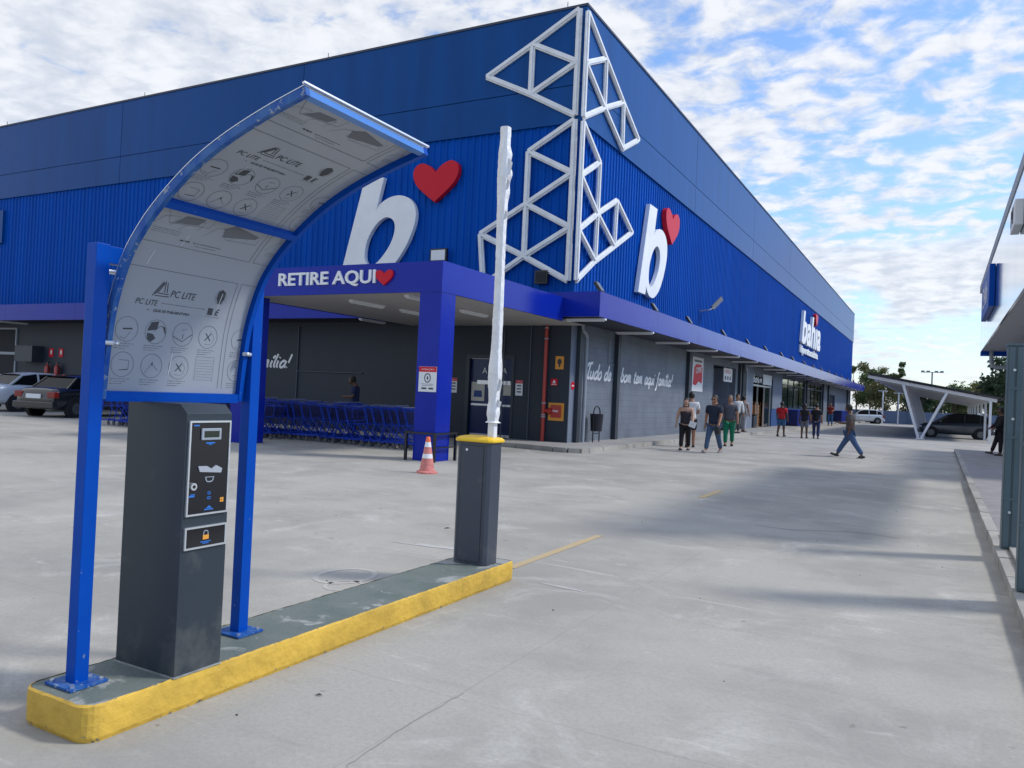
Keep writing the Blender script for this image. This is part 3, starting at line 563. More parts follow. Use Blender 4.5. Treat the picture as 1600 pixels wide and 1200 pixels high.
# ================================================================== pickup canopy
KX0, KX1, KY0, KZ0, KZ1 = -15.1, -9.06, 13.56, 3.5, 4.14
k = thing('pickup_canopy', 'flat violet blue canopy on square posts in front of the store', 'canopy', (-12, 16.5, 0))
m = MB(); m.box((KX0, KY0, KZ0), (KX1, KY0 + .05, KZ1)); m.build('fascia', M_canopy, k)
m = MB(); m.box((KX1 - .05, KY0 + .05, KZ0), (KX1, CY - .002, KZ1)); m.build('fascia', M_canopy, k)
m = MB(); m.box((KX0, KY0 + .05, KZ0), (KX0 + .05, CY - .002, KZ1)); m.build('fascia', M_canopy, k)
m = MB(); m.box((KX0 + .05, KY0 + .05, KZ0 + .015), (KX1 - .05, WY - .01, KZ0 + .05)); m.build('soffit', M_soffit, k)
m = MB(); m.box((KX0 + .05, KY0 + .05, KZ1 - .06), (KX1 - .05, CY, KZ1 - .03)); m.build('deck', M_trim, k)
for x0, x1 in ((-15.0, -14.43), (-9.61, -9.07)):
    m = MB(); m.box((x0, KY0 + .012, 0), (x1, KY0 + .56, KZ0 + .013)); m.build('post', M_canopy, k, bevel=.008)
m = MB(); v, f = text('RETIRE AQUI', w=2.82, h=.35, depth=.04, bold=.02); m.add(v, f, frameL(-13.58, KY0 - .002, 3.66)); 
o = m.build('lettering_sign', M_white); tag(o, 'white raised lettering RETIRE AQUI along the pickup canopy edge', 'sign')
m = MB(); v, f = plate([heart(.46, .33)], .05, .005); m.add(v, f, frameL(-10.52, KY0 - .002, 3.66)); tag(m.build('heart_sign', M_red), 'small red heart at the end of the canopy lettering', 'sign')

# tube lights
def tube_light(name='tube_light', L=1.25):
    t = thing(name, 'white fluorescent batten', 'tube light'); m = MB(); m.box((-L / 2, -.06, -.045), (L / 2, .06, 0)); m.build('housing', M_white, t)
    m = MB()
    for s in (-.03, .03): m.cyl((-L / 2 + .04, s, -.06), (L / 2 - .04, s, -.06), .014, 8)
    m.build('tube', mat('opal_tube', (.75, .77, .78), .3), t); return t
p0 = tube_light(); first = True; GT = 'tube lights under the store canopies'
for i, y in enumerate([19.9 + 4.05 * j for j in range(21)]):
    lab = ('white tube light under the outermost corner of the side canopy' if i == 0 else 'white tube light crossing the dark soffit of the long side canopy')
    if first: t = p0; t.location = (-8.6, y, C0 - .02); t['label'] = lab; first = False
    else: t = dup(p0, (-8.6, y, C0 - .02), 0, lab)
    t['group'] = GT
for x, y, lab in ((-12.3, 15.2, 'white tube light near the front edge of the pickup canopy soffit'), (-10.25, 14.6, 'white tube light half hidden behind the right canopy post'), (-12.3, 17.2, 'white tube light deeper under the pickup canopy, left of the post'), (-10.6, 17.4, 'white tube light right of the post beneath the pickup canopy')):
    t = dup(p0, (x, y, KZ0 + .013), R(90), lab); t['group'] = GT
for x, lab in ((-16.1, 'white tube light under the front canopy, left of the pickup canopy'), (-29.5, 'white tube light under the front canopy above the black car'), (-36.0, 'white tube light under the front canopy at the left photo edge')):
    t = dup(p0, (x, 20.2, C0 - .0), R(90), lab); t['group'] = GT

# floodlights on the canopy edge
fp = thing('floodlight', 'x', 'floodlight'); m = MB(); m.cyl((0, 0, 0), (0, 0, .16), .015, 8); m.box((-.03, -.10, .14), (.03, .10, .17)); m.build('bracket', M_black, fp)
m = MB(); MT = Matrix.Translation((-.02, 0, .24)) @ Matrix.Rotation(R(55), 4, 'Y'); m.bbox((-.17, -.13, -.03), (.17, .13, .03), .01, MT)
for j in range(6): m.box((-.15, -.11 + j * .04, -.055), (.15, -.10 + j * .04, -.03), MT)
m.build('head', M_black, fp); m = MB(); m.box((-.14, -.10, .031), (.14, .10, .036), MT); m.build('lens', mat('dim_lens', (.10, .12, .15), .2), fp)
ys = [19.75, 24.46, 28.44, 33.68, 38.49, 42.9, 47.7, 51.7, 56.5, 60.9, 65.4, 70.0, 75, 80, 85.5, 91.5, 97.5]
for i, y in enumerate(ys):
    lab = 'small floodlight on the canopy corner beside the lattice' if i == 0 else ('small black floodlight on the canopy edge below the big side letter b' if i == 1 else 'small black floodlight on the top edge of the long side canopy')
    if i == 0: t = fp; t.location = (-8.12, y, C1 - .1)
    else: t = dup(fp, (-8.12, y, C1 - .1))
    t['label'] = lab; t['group'] = 'floodlights along the side canopy'
t = thing('wall_lamp', 'long grey lamp head on an arm over the side canopy', 'lamp', (WX, 34.6, 5.6)); m = MB(); m.tube([(WX + .04, 34.4, 5.45), (WX + .45, 34.4, 5.50), (WX + .6, 34.6, 5.62)], .03); m.build('arm', M_pipe, t)
m = MB(); m.beam((WX + .55, 34.55, 5.60), (WX + .76, 35.3, 6.12), .20, .07, (1, 0, .4)); m.build('head', mat('lamp_grey', (.10, .105, .115), .5), t)
def wallflood(x, z, wd, ht, lab, face):
    t = thing('wall_floodlight', lab, 'floodlight', (x, WY - .1, z)); m = MB(); m.bbox((x - wd / 2, WY - .22, z - ht / 2), (x + wd / 2, WY - .12, z + ht / 2), .01); m.box((x - .04, WY - .12, z - .04), (x + .04, WY - .03, z + .04)); m.build('housing', M_black, t)
    m = MB(); m.box((x - wd / 2 + .05, WY - .232, z - ht / 2 + .05), (x + wd / 2 - .05, WY - .219, z + ht / 2 - .05)); m.build('lens', face, t)
wallflood(-14.05, 5.72, .62, .42, 'square floodlight with a pale face right of the front letter b', M_sheetw); wallflood(-10.4, 4.92, .42, .40, 'plain black floodlight box below the lattice on the front wall', M_interior)

# ================================================================== small wall things
def sign(label, M, wd, ht, head=True, body='', pict='circle', cat_='sign'):
    t = thing('notice_sign', label, cat_, M.translation); m = MB(); m.bbox((0, 0, 0), (wd, ht, .008), .0035, M); m.build('plate', M_sheetw, t)
    if head:
        m = MB(); m.box((.012 * 0 + .004, ht * .79, .0082), (wd - .004, ht - .004, .0105), M); hd = m.build('header', M_red, t)
        m = MB(); v, f = text('ATENÇÃO', w=wd * .74, h=ht * .09, depth=0); m.add(v, f, M @ Matrix.Translation((wd * .13, ht * .845, .0115))); m.build('lettering', M_sheetw, hd)
    m = MB()
    if pict == 'circle':
        ribbon(m, [(wd * .5 + wd * .16 * math.cos(a / 20 * 2 * math.pi), ht * .55 + wd * .2 * math.sin(a / 20 * 2 * math.pi)) for a in range(21)], wd * .05, M, .001, .009)
        m.ball((wd * .5, ht * .55, .009), (wd * .05, wd * .09, .002), 8, 4, M)
        for j, (a, b) in enumerate(((.16, .84), (.2, .8))): m.box((wd * a, ht * (.30 - .06 * j), .0085), (wd * b, ht * (.315 - .06 * j), .0095), M)
        m.box((wd * .18, ht * .10, .0085), (wd * .46, ht * .17, .0095), M); m.box((wd * .58, ht * .10, .0085), (wd * .84, ht * .17, .0095), M)
    else:
        for j in range(3): m.box((wd * .2, ht * (.60 - .2 * j), .0085), (wd * .8, ht * (.68 - .2 * j), .0095), M)
    m.build('print', M_ink, t); return t
sign('white notice with a red header and round symbol on the right pickup canopy post', frameL(-9.53, KY0 + .003, 1.43), .44, .52)
sign('white notice with red header on the front wall left of the service door', frameL(-13.49, WY - .012, 1.42), .24, .46, pict='bars')
sign('white notice with red header on the front wall right of the service door', frameL(-11.18, WY - .012, 1.42), .24, .46, pict='bars')
sign('small plain white notice half hidden beside the right canopy post', frameL(-13.9, WY - .012, 1.55), .26, .18, head=False, pict='bars')
# yellow fire sign, small red sign, hydrant box
t = thing('fire_sign', 'orange square sign with a black figure high on the corner wall', 'sign', (-9.74, WY, 2.43)); M = frameL(-9.90, WY - .012, 2.24); m = MB(); m.bbox((0, 0, 0), (.27, .38, .008), .003, M); m.build('plate', M_orange, t)
m = MB(); m.ball((.135, .22, .009), (.075, .095, .004), 10, 5, M); m.box((.11, .06, .0085), (.16, .14, .0125), M); m.build('print', M_ink, t)
t = thing('fire_alarm_sign', 'small red square sign with white bell mark between the orange signs', 'sign', (-9.95, WY, 1.8)); M = frameL(-10.02, WY - .012, 1.76); m = MB(); m.bbox((0, 0, 0), (.22, .20, .008), .003, M); m.build('plate', M_red, t)
m = MB(); m.prism([(.06, .07), (.16, .07), (.13, .16), (.09, .16)], .002, M @ Matrix.Translation((0, 0, .0082))); m.box((.03, .025, .0082), (.19, .045, .010), M); m.build('print', M_sheetw, t)
t = thing('round_sign', 'small red disc sign on the side wall just round the corner', 'sign', (WX + .03, 21.2, 1.78)); m = MB(); m.cyl((WX + .022, 21.14, 1.78), (WX + .032, 21.14, 1.78), .12, 20); m.build('plate', M_red, t); m = MB(); m.box((WX + .0325, 21.07, 1.76), (WX + .034, 21.21, 1.80)); m.build('print', M_sheetw, t)
t = thing('hydrant_box', 'orange panel with red hydrant valve on the corner wall beside the red pipe', 'fire hydrant', (-9.85, WY, .97)); M = frameL(-10.06, WY - .012, .74); m = MB(); m.bbox((0, 0, 0), (.50, .52, .01), .004, M); m.build('panel', M_orange, t)
m = MB(); m.bbox((.09, .09, .0105), (.42, .45, .06), .02, M); m.cyl(M @ Vector((.02, .27, .05)), M @ Vector((.14, .27, .05)), .09, 14); m.build('valve_box', M_redpipe, t)
m = MB(); ribbon(m, [(.16 + .17 * j / 12, .28 + .03 * math.sin(j * 1.9)) for j in range(13)], .02, M, .002, .061); m.build('lettering', M_sheetw, t)
t = thing('standpipe', 'red vertical fire pipe with pale couplings on the front wall at the corner', 'pipe', (-10.18, WY - .12, .1)); m = MB(); m.cyl((-10.18, WY - .1, .1), (-10.18, WY - .1, 3.42), .055, 12); m.cyl((-10.18, WY - .1, 3.42), (-10.18, WY - .1, KZ0 + .016), .05, 12); m.cyl((-10.18, WY - .1, 1.02), (-9.98, WY - .1, 1.02), .05, 12); m.build('pipe', M_redpipe, t, smooth=True)
for z in (.82, .88, 1.22, 3.1, 3.42):
    m = MB(); m.cyl((-10.18, WY - .1, z), (-10.18, WY - .1, z + .035), .068, 12); m.build('coupling', M_pipe, t)
# extinguishers at far left
ex = None
for i, x in enumerate((-34.3, -33.6)):
    t = thing('fire_extinguisher', ('left' if i == 0 else 'right') + ' one of two red extinguishers on the front wall behind the cars', 'extinguisher', (x, WY - .15, 1.0)); m = MB(); m.lathe((x, WY - .15, 1.25), [(.0, 0), (.10, 0), (.11, .05), (.11, .42), (.08, .52), (.03, .56), (.03, .62), (0, .62)], 14); m.build('bottle', M_redpipe, t, smooth=True)
    m = MB(); m.box((x - .06, WY - .2, 1.87), (x + .1, WY - .1, 1.91)); m.tube([(x + .05, WY - .17, 1.88), (x + .15, WY - .2, 1.75), (x + .14, WY - .22, 1.4)], .015, 6); m.build('hose', M_black, t)
    s = thing('extinguisher_sign', ('left' if i == 0 else 'right') + ' one of two small red signs above the extinguishers', 'sign', (x, WY, 2.3)); M = frameL(x - .14, WY - .012, 2.15); m = MB(); m.bbox((0, 0, 0), (.3, .38, .008), .003, M); m.build('plate', M_red, s); m = MB(); m.box((.1, .12, .0085), (.2, .30, .010), M); m.build('print', M_sheetw, s)
# poster and signs along the side wall
t = thing('poster', 'tall white wall poster with a red patch on the side wall beyond the slogan', 'poster', (WX, 34.5, 1.93)); M = frameR(WX + .012, 33.7, 1.93); m = MB(); m.bbox((0, 0, 0), (1.75, 1.50, .02), .006, M); m.build('board', M_sheetw, t)
m = MB(); pts = [(.12, .30), (.6, .26), (1.0, .45), (1.5, .36), (1.6, .5), (1.6, 1.05), (1.35, 1.2), (.6, 1.2), (.25, 1.05)]; v, f = plate([pts], .004); m.add(v, f, M @ Matrix.Translation((0, 0, .0205))); m.build('red_print', M_red, t)
m = MB(); v, f = text('COMPRE', w=.95, h=.26, depth=.003, bold=.02); m.add(v, f, M @ Matrix.Translation((.5, .78, .0255)) @ Matrix.Rotation(R(5), 4, 'Z')); m.build('lettering', M_sheetw, t); m = MB(); m.box((.25, 1.29, .0205), (1.5, 1.38, .0225), M); m.build('small_print', M_ink2, t)
t = thing('hanging_sign', 'white sign board with dark marks hung over the recessed doorway', 'sign', (WX - .2, 40.5, 2.55)); M = frameR(WX - .05, 39.5, 2.55); m = MB(); m.bbox((0, 0, 0), (1.75, .68, .05), .008, M); m.build('board', M_sheetw, t)
m = MB(); [m.box((.2 + .5 * j, .1, .0505), (.45 + .5 * j, .28, .053), M) for j in range(3)]; m.build('print', M_ink, t); m = MB(); v, f = text('OFERTAS', w=1.2, h=.16, depth=.002); m.add(v, f, M @ Matrix.Translation((.25, .42, .051))); m.build('lettering', M_red, t)
m = MB(); [m.cyl(M @ Vector((x, .68, .02)), M @ Vector((x, .78, .02)), .012, 6) for x in (.3, 1.4)]; m.build('hanger', M_alu, t)
t = thing('entrance_sign', 'white sign with script strokes above the open store entrance', 'sign', (WX, 49, 2.75)); M = frameR(WX + .012, 47.0, 2.70); m = MB(); m.bbox((2.2, 0, 0), (4.9, .62, .04), .008, M); m.build('board', M_sheetw, t)
m = MB(); s = slogan('banim', 2.6, .22, .10); m.add(s.v, s.f, M @ Matrix.Translation((-.6, .08, 0))); m.build('lettering', M_sheetw, t)
# crates inside the entrance
for i, (x, y, hgt, lab) in enumerate(((WX - .95, 47.0, 1.55, 'tall raw wood crate stack just inside the entrance'), (WX - .85, 48.95, 1.5, 'raw wood slatted stand behind the entrance glass'))):
    t = thing('wooden_crate', lab, 'crate', (x, y, .13)); m = MB()
    for j in range(int(hgt / .19)): m.box((x - .5, y, .14 + j * .19), (x + .5, y + 1.7, .14 + j * .19 + .165))
    m.build('slats', M_wood, t); m = MB(); [m.box((x + .5, yy, .13), (x + .54, yy + .08, .13 + hgt)) for yy in (y, y + .8, y + 1.62)]; m.build('upright', M_wood, t)
t = thing('display_bin', 'low dark rounded bin standing in the entrance before the crates', 'bin', (WX - .5, 47.9, .12)); m = MB(); m.bbox((WX - .32, 46.7, .14), (WX + .1, 47.7, .85), .12); m.build('body', M_steelD, t, smooth=True); m = MB(); m.box((WX - .34, 46.68, .85), (WX + .12, 47.72, .89)); m.build('lid', M_black, t)
# litter bin
t = thing('litter_bin', 'black hanging litter bin in a hooped frame on the corner pavement', 'litter bin', (-9.12, 22.4, .12)); m = MB(); x = -9.12; ya, yb = 22.12, 22.62
m.tube([(x, ya, .12), (x, ya, 1.0)] + [(x, (ya + yb) / 2 - .25 * math.cos(a), 1.0 + .2 * math.sin(a)) for a in [math.pi * j / 10 for j in range(11)]] + [(x, yb, .12)], .02, 8); m.cyl((x, ya, .38), (x, yb, .38), .014, 8); m.build('frame', M_black, t, smooth=True)
m = MB(); m.lathe((x, (ya + yb) / 2, .45), [(0, 0), (.17, 0), (.20, .50), (.205, .52), (.19, .52), (.16, .03), (0, .03)], 18); m.cyl((x, yb, .78), (x, yb + .08, .78), .02, 8); m.build('bucket', mat('black_bin_mesh', (.012, .013, .02), .6), t, smooth=True)
# blue cages / containers along the side wall
def container(y0, y1, lab):
    t = thing('blue_container', lab, 'container', (-8.75, y0, .12)); m = MB(); x0, x1 = -9.2, -8.45; m.box((x0, y0, .2), (x1, y1, 1.18)); m.build('body', M_cartwire, t)
    m = MB()
    for j in range(int((y1 - y0) / .35) + 1): y = min(y0 + j * .35, y1); m.box((x1, y - .015, .16), (x1 + .02, y + .015, 1.24))
    for z in (.16, .7, 1.20): m.box((x1 + .02, y0, z), (x1 + .035, y1, z + .035))
    m.box((x0 - .02, y0 - .02, 1.18), (x1 + .04, y1 + .02, 1.235)); m.build('rails', M_cart, t)
    m = MB(); [m.cyl((x, y, .12 + .05), (x + .03, y, .12 + .05), .05, 10) for x in (x0 + .05, x1 - .05) for y in (y0 + .1, y1 - .1)]; m.build('wheels', M_rubber, t)
container(56.5, 63.0, 'longer blue cage container beside the person in the red shirt'); container(65.5, 68.5, 'middle blue cage container behind the two walkers'); container(84.0, 95.0, 'farthest blue cage container behind the striding man')

# ================================================================== island, ticket machine, shelter, barrier
isl = thing('traffic_island', 'narrow raised island with bright yellow kerb sides and a patchy green top', 'traffic island', (-3.15, 3.8, 0))
IX0, IX1, IY0, IY1 = -3.385, -2.925, 2.0, 5.60
def isl_out(inset=0.0, n=6, rough=0.0, seed=1):
    rg = random.Random(seed); pts = []; r = .085
    cs = ((IX1 - r, IY0 + r, -90), (IX1 - .05, IY1 - .05, 0), (IX0 + .05, IY1 - .05, 90), (IX0 + r, IY0 + r, 180)); rs = (r, .05, .05, r)
    for (cx, cy, a0), rad in zip(cs, rs):
        for j in range(n + 1): a = R(a0 + 90 * j / n); pts.append((cx + (rad - inset) * math.cos(a), cy + (rad - inset) * math.sin(a)))
    o = []
    for a, b in zip(pts, pts[1:] + pts[:1]):
        L = math.hypot(b[0] - a[0], b[1] - a[1]); k = max(1, int(L / .03))
        for j in range(k): o.append((a[0] + (b[0] - a[0]) * j / k + rg.uniform(-rough, rough), a[1] + (b[1] - a[1]) * j / k + rg.uniform(-rough, rough)))
    return o
rg = random.Random(5); ou = isl_out(0, rough=.0025); n = len(ou); m = MB(); rows = [(0, .010), (.02, .002), (.07, 0), (.12, 0), (.146, .003), (.152, .014)]; v = []
cx0, cy0 = (IX0 + IX1) / 2, (IY0 + IY1) / 2
for j, (z, ins) in enumerate(rows):
    for (x, y) in isl_out(ins, rough=0.0):
        jx = rg.uniform(-.0012, .0012); v.append((x + jx, y + rg.uniform(-.0012, .0012), z + (rg.uniform(-.002, .0015) if j >= 4 else 0)))
n = len(v) // len(rows)
m.add(v, [(j * n + i, j * n + (i + 1) % n, (j + 1) * n + (i + 1) % n, (j + 1) * n + i) for j in range(len(rows) - 1) for i in range(n)]); m.build('kerb_face', M_kerby, isl)
top = isl_out(.016, rough=.004, seed=9); m = MB(); n = len(top); m.add([(x, y, .150) for x, y in top], [tuple(range(n))]); m.build('green_top', M_islandtop, isl)
KM = thing('ticket_machine', 'tall graphite parking ticket machine with glossy black front on the yellow island', 'ticket machine', (-3.13, 2.53, .153))
kx0, kx1, ky0, ky1 = -3.33, -2.93, 2.41, 2.665
m = MB(); m.add([(kx0, ky0, .152), (kx1, ky0, .152), (kx1, ky0, 1.325), (kx1 - .045, ky0, 1.365), (kx0, ky0, 1.365), (kx0, ky1, .152), (kx1, ky1, .152), (kx1, ky1, 1.325), (kx1 - .045, ky1, 1.365), (kx0, ky1, 1.365)],
   [(0, 1, 2, 3, 4), (9, 8, 7, 6, 5), (0, 5, 6, 1), (1, 6, 7, 2), (2, 7, 8, 3), (3, 8, 9, 4), (4, 9, 5, 0)]); m.build('cabinet', M_kiosk, KM, bevel=.002)
def panel_frame(z0, z1, y0, y1, t=.008):
    m = MB(); x = kx1
    m.box((x, y0, z0), (x + .012, y0 + t, z1)); m.box((x, y1 - t, z0), (x + .012, y1, z1)); m.box((x, y0 + t, z0), (x + .0115, y1 - t, z0 + t)); m.box((x, y0 + t, z1 - t), (x + .0115, y1 - t, z1)); return m.build('panel_frame', M_alu, KM)
panel_frame(.865, 1.292, ky0 + .012, ky1 - .012); m = MB(); m.box((kx1, ky0 + .02, .873), (kx1 + .007, ky1 - .02, 1.284)); pn = m.build('front_panel', M_panel, KM)
panel_frame(.715, .815, ky0 + .012, ky1 - .012); m = MB(); m.box((kx1, ky0 + .02, .723), (kx1 + .007, ky1 - .02, .807)); pn2 = m.build('lower_panel', M_panel, KM)
F = frameR(kx1 + .0072, ky0, 0)
m = MB(); m.bbox((.075, 1.205, 0), (.185, 1.258, .008), .003, F); m.build('screen_bezel', M_pipe, pn); m = MB(); m.box((.088, 1.217, .008), (.172, 1.246, .0095), F); m.build('screen', M_screen, pn)
m = MB(); m.prism([(.075, 1.062), (.195, 1.052), (.20, 1.072), (.165, 1.088), (.14, 1.072), (.115, 1.086), (.065, 1.088)], .006, F); m.build('ticket_slot', mat('pale_slot', (.36, .38, .42), .4), pn)
m = MB(); ribbon(m, cat_rom([(.112, 1.035), (.118, 1.018), (.134, 1.014), (.150, 1.018), (.156, 1.035)], 4), .005, F, .002); m.box((.108, 1.034, 0), (.16, 1.037, .002), F); m.build('reader_mark', M_pipe, pn)
m = MB(); m.cyl(F @ Vector((.042, .998, 0)), F @ Vector((.042, .998, .012)), .0165, 20); lk_ = m.build('lock', M_alu, pn, smooth=True); m = MB(); m.cyl(F @ Vector((.042, .998, .012)), F @ Vector((.042, .998, .0135)), .008, 12); m.build('keyhole', M_black, lk_)
m = MB(); m.box((.035, 1.268, 0), (.065, 1.274, .0012), F); m.box((.105, 1.188, 0), (.155, 1.194, .0012), F); m.box((.12, 1.183, 0), (.14, 1.187, .0012), F)
m.box((.025, .950, 0), (.055, .957, .0012), F); m.box((.032, .959, 0), (.058, .963, .0012), F); ribbon(m, [(.136 + .008 * math.cos(a / 10 * 6.283), .962 + .006 * math.sin(a / 10 * 6.283)) for a in range(11)], .003, F, .0012); ribbon(m, [(.136 + .010 * math.cos(a / 10 * 6.283), .940 + .005 * math.sin(a / 10 * 6.283)) for a in range(11)], .003, F, .0012)
m.prism([(.12, .893), (.155, .893), (.14, .905)], .0012, F); m.box((.112, .885, 0), (.163, .890, .0012), F); m.build('blue_print', M_bluemark, pn)
m = MB(); [m.box((.20 + .011 * a, .915 + .011 * b, 0), (.2095 + .011 * a, .9245 + .011 * b, .0012), F) for a in range(2) for b in range(2)]; m.build('orange_print', M_orange, pn)
m = MB(); m.bbox((.112, .752, 0), (.145, .772, .003), .001, F); m.build('padlock_mark', M_orange, pn2); m = MB(); ribbon(m, cat_rom([(.116, .772), (.118, .787), (.128, .792), (.139, .787), (.141, .772)], 4), .004, F, .002); m.build('shackle_mark', M_pipe, pn2); m = MB(); m.box((.10, .740, 0), (.158, .744, .0012), F); m.box((.112, .733, 0), (.146, .737, .0012), F); m.build('blue_print', M_bluemark, pn2)
m = MB(); m.box((kx0 - .004, ky0 - .004, .1505), (kx1 + .004, ky1 + .004, .158)); m.build('base_seal', M_baretop, KM)

# ---- shelter
SH = thing('curved_shelter', 'blue tubular shelter with a curved printed plastic sheet over the ticket machine', 'shelter', (-3.22, 2.6, .153))
PR = cat_rom([(-3.245, 1.375), (-3.225, 1.60), (-3.195, 1.78), (-3.12, 1.98), (-3.02, 2.115), (-2.90, 2.225), (-2.73, 2.345), (-2.55, 2.435), (-2.33, 2.515), (-2.12, 2.575)], 6)
yL, yR = 2.215, 2.985
for yc in (2.15, 3.045):
    m = MB(); m.box((-3.252, yc - .032, .158), (-3.188, yc + .032, 2.045)); po = m.build('post', M_postblue, SH, bevel=.003)
    m = MB(); m.box((-3.31, yc - .085, .153), (-3.13, yc + .085, .163)); bp = m.build('base_plate', M_postblue_worn, po)
    m = MB(); [m.cyl((-3.22 + a, yc + b, .163), (-3.22 + a, yc + b, .172), .009, 6) for a in (-.07, .07) for b in (-.065, .065)]; m.build('bolt', M_alu, po)
    m = MB(); s = 1 if yc < 2.5 else -1
    for z in (1.62, 1.93): m.cyl((-3.20, yc + s * .032, z), (-3.19, yc + s * .085, z), .011, 8); m.ball((-3.175, yc + s * .075, z), .011, 8, 5)
    m.build('bolt', M_alu, po)
m = MB(); m.box((-3.250, 2.182, 1.965), (-3.190, 3.013, 2.04)); m.build('cross_beam', M_postblue, SH, bevel=.002)
def arc_bar(y0, y1, t0, t1, name, ma):      # rectangular tube that follows the profile
    m = MB(); n = len(PR); v = []
    for i, p in enumerate(PR):
        a = Vector(PR[max(0, i - 1)]); b = Vector(PR[min(n - 1, i + 1)]); d = (b - a).normalized(); nn = Vector((-d.y, d.x))   # outward (away from the cover)
        for y, t in ((y0, t0), (y1, t0), (y1, t1), (y0, t1)): v.append((p[0] + nn.x * t, y, p[1] + nn.y * t))
    f = [(4 * i + a, 4 * i + (a + 1) % 4, 4 * i + 4 + (a + 1) % 4, 4 * i + 4 + a) for i in range(n - 1) for a in range(4)] + [(0, 3, 2, 1), (4 * n - 4, 4 * n - 3, 4 * n - 2, 4 * n - 1)]
    m.add(v, f); return m.build(name, ma, SH)
arc_bar(yL - .016, yL + .008, -.018, .018, 'curved_rib', M_postblue_worn); arc_bar(yR - .012, yR + .016, -.018, .018, 'curved_rib', M_postblue)
arc_bar(yL - .018, yL + .012, .0185, .0215, 'edge_strip', M_alu); arc_bar(yR - .014, yR + .018, .0185, .0215, 'edge_strip', M_alu)
def pr_at(s):
    acc = 0
    for a, b in zip(PR, PR[1:]):
        L = math.hypot(b[0] - a[0], b[1] - a[1])
        if acc + L >= s or b is PR[-1]:
            t = (s - acc) / L; d = Vector((b[0] - a[0], b[1] - a[1])).normalized(); return Vector((a[0] + (b[0] - a[0]) * t, a[1] + (b[1] - a[1]) * t)), d
        acc += L
SLEN = sum(math.hypot(b[0] - a[0], b[1] - a[1]) for a, b in zip(PR, PR[1:]))
def cross(s, wd, ht, name, ma, y0=yL + .008, y1=yR - .012, off=0.0):
    p, d = pr_at(s); nn = Vector((-d.y, d.x)); c = p + nn * off; m = MB(); m.beam((c.x, y0, c.y), (c.x, y1, c.y), wd, ht, (nn.x, 0, nn.y)); return m.build(name, ma, SH)
cross(.012, .045, .03, 'cross_bar', M_postblue); cross(.95, .036, .035, 'cross_bar', M_postblue); cross(SLEN - .016, .030, .032, 'cross_bar', mat('painted_lit_blue', (.05, .20, .55), .25, coat=.4))  # front bar: paler blue, with the light on it painted into the colour
cross(SLEN + .004, .012, .008, 'edge_strip', M_alu, yL - .024, yR + .024, .026)
# sheet
ms = bpy.data.materials.new('translucent_sheet'); ms.use_nodes = True; tt = ms.node_tree; bb = tt.nodes['Principled BSDF']; bb.inputs['Base Color'].default_value = (.33, .36, .41, 1); bb.inputs['Roughness'].default_value = .3; bb.inputs['Coat Weight'].default_value = .4
tr = tt.nodes.new('ShaderNodeBsdfTranslucent'); tr.inputs[0].default_value = (.62, .66, .72, 1); mm_ = tt.nodes.new('ShaderNodeMixShader'); mm_.inputs[0].default_value = .13
tt.links.new(bb.outputs[0], mm_.inputs[1]); tt.links.new(tr.outputs[0], mm_.inputs[2]); tt.links.new(mm_.outputs[0], tt.nodes['Material Output'].inputs[0]); MATS['translucent_sheet'] = ms
OFF = .013
m = MB(); v = []; n = 61
for i in range(n):
    p, d = pr_at(SLEN * i / (n - 1)); nn = Vector((-d.y, d.x))
    for t in (OFF, OFF + .006): 
        for y in (yL + .004, yR - .008): v.append((p.x + nn.x * t, y, p.y + nn.y * t))
f = []
for i in range(n - 1):
    a = 4 * i; b = a + 4; f += [(a, a + 1, b + 1, b), (a + 2, b + 2, b + 3, a + 3), (a, b, b + 2, a + 2), (a + 1, a + 3, b + 3, b + 1)]
f += [(0, 2, 3, 1), (4 * n - 4, 4 * n - 3, 4 * n - 1, 4 * n - 2)]
m.add(v, f); sh = m.build('plastic_sheet', ms, SH, smooth=True)
# print on the protective film (inner face)
def to3(a, s, lift=.0012):
    p, d = pr_at(max(0.0, min(SLEN, s))); nn = Vector((-d.y, d.x)); t = OFF - lift; return (p.x + nn.x * t, yL + .006 + a, p.y + nn.y * t)
AW = yR - yL - .016; ink = MB(); ink2 = MB()
def q4(mb, pts, lift=.0012):
    ca = sum(p[0] for p in pts) / len(pts); cs = sum(p[1] for p in pts) / len(pts)
    if 0.004 < ca < AW - .004 and 0.03 < cs < SLEN - .03: mb.add([to3(min(max(a, .002), AW), s, lift) for a, s in pts], [tuple(range(len(pts)))])
def fl(mb, p, q_, wd, lift=.0012):
    L = math.hypot(q_[0] - p[0], q_[1] - p[1]); k = max(1, int(L / .025)); wd *= .72; nx, ny = -(q_[1] - p[1]) / L * wd / 2, (q_[0] - p[0]) / L * wd / 2
    for i in range(k):
        a = (p[0] + (q_[0] - p[0]) * i / k, p[1] + (q_[1] - p[1]) * i / k); b = (p[0] + (q_[0] - p[0]) * (i + 1) / k, p[1] + (q_[1] - p[1]) * (i + 1) / k)
        q4(mb, [(a[0] + nx, a[1] + ny), (a[0] - nx, a[1] - ny), (b[0] - nx, b[1] - ny), (b[0] + nx, b[1] + ny)], lift)
def fpath(mb, pts, wd, lift=.0012):
    for a, b in zip(pts, pts[1:]): fl(mb, a, b, wd, lift)
def fcirc(mb, c, r, wd, lift=.0012): fpath(mb, [(c[0] + r * math.cos(a / 28 * 2 * math.pi), c[1] + r * math.sin(a / 28 * 2 * math.pi)) for a in range(29)], wd, lift)
def ftext(mb, s_, a, s, w=None, h=None, shear=.2, bold=0.0):
    v, f = text(s_, w=w, h=h, depth=0, shear=shear, bold=bold)
    for fc in f: q4(mb, [(a + v[i][0], s + v[i][1]) for i in fc], .0018)
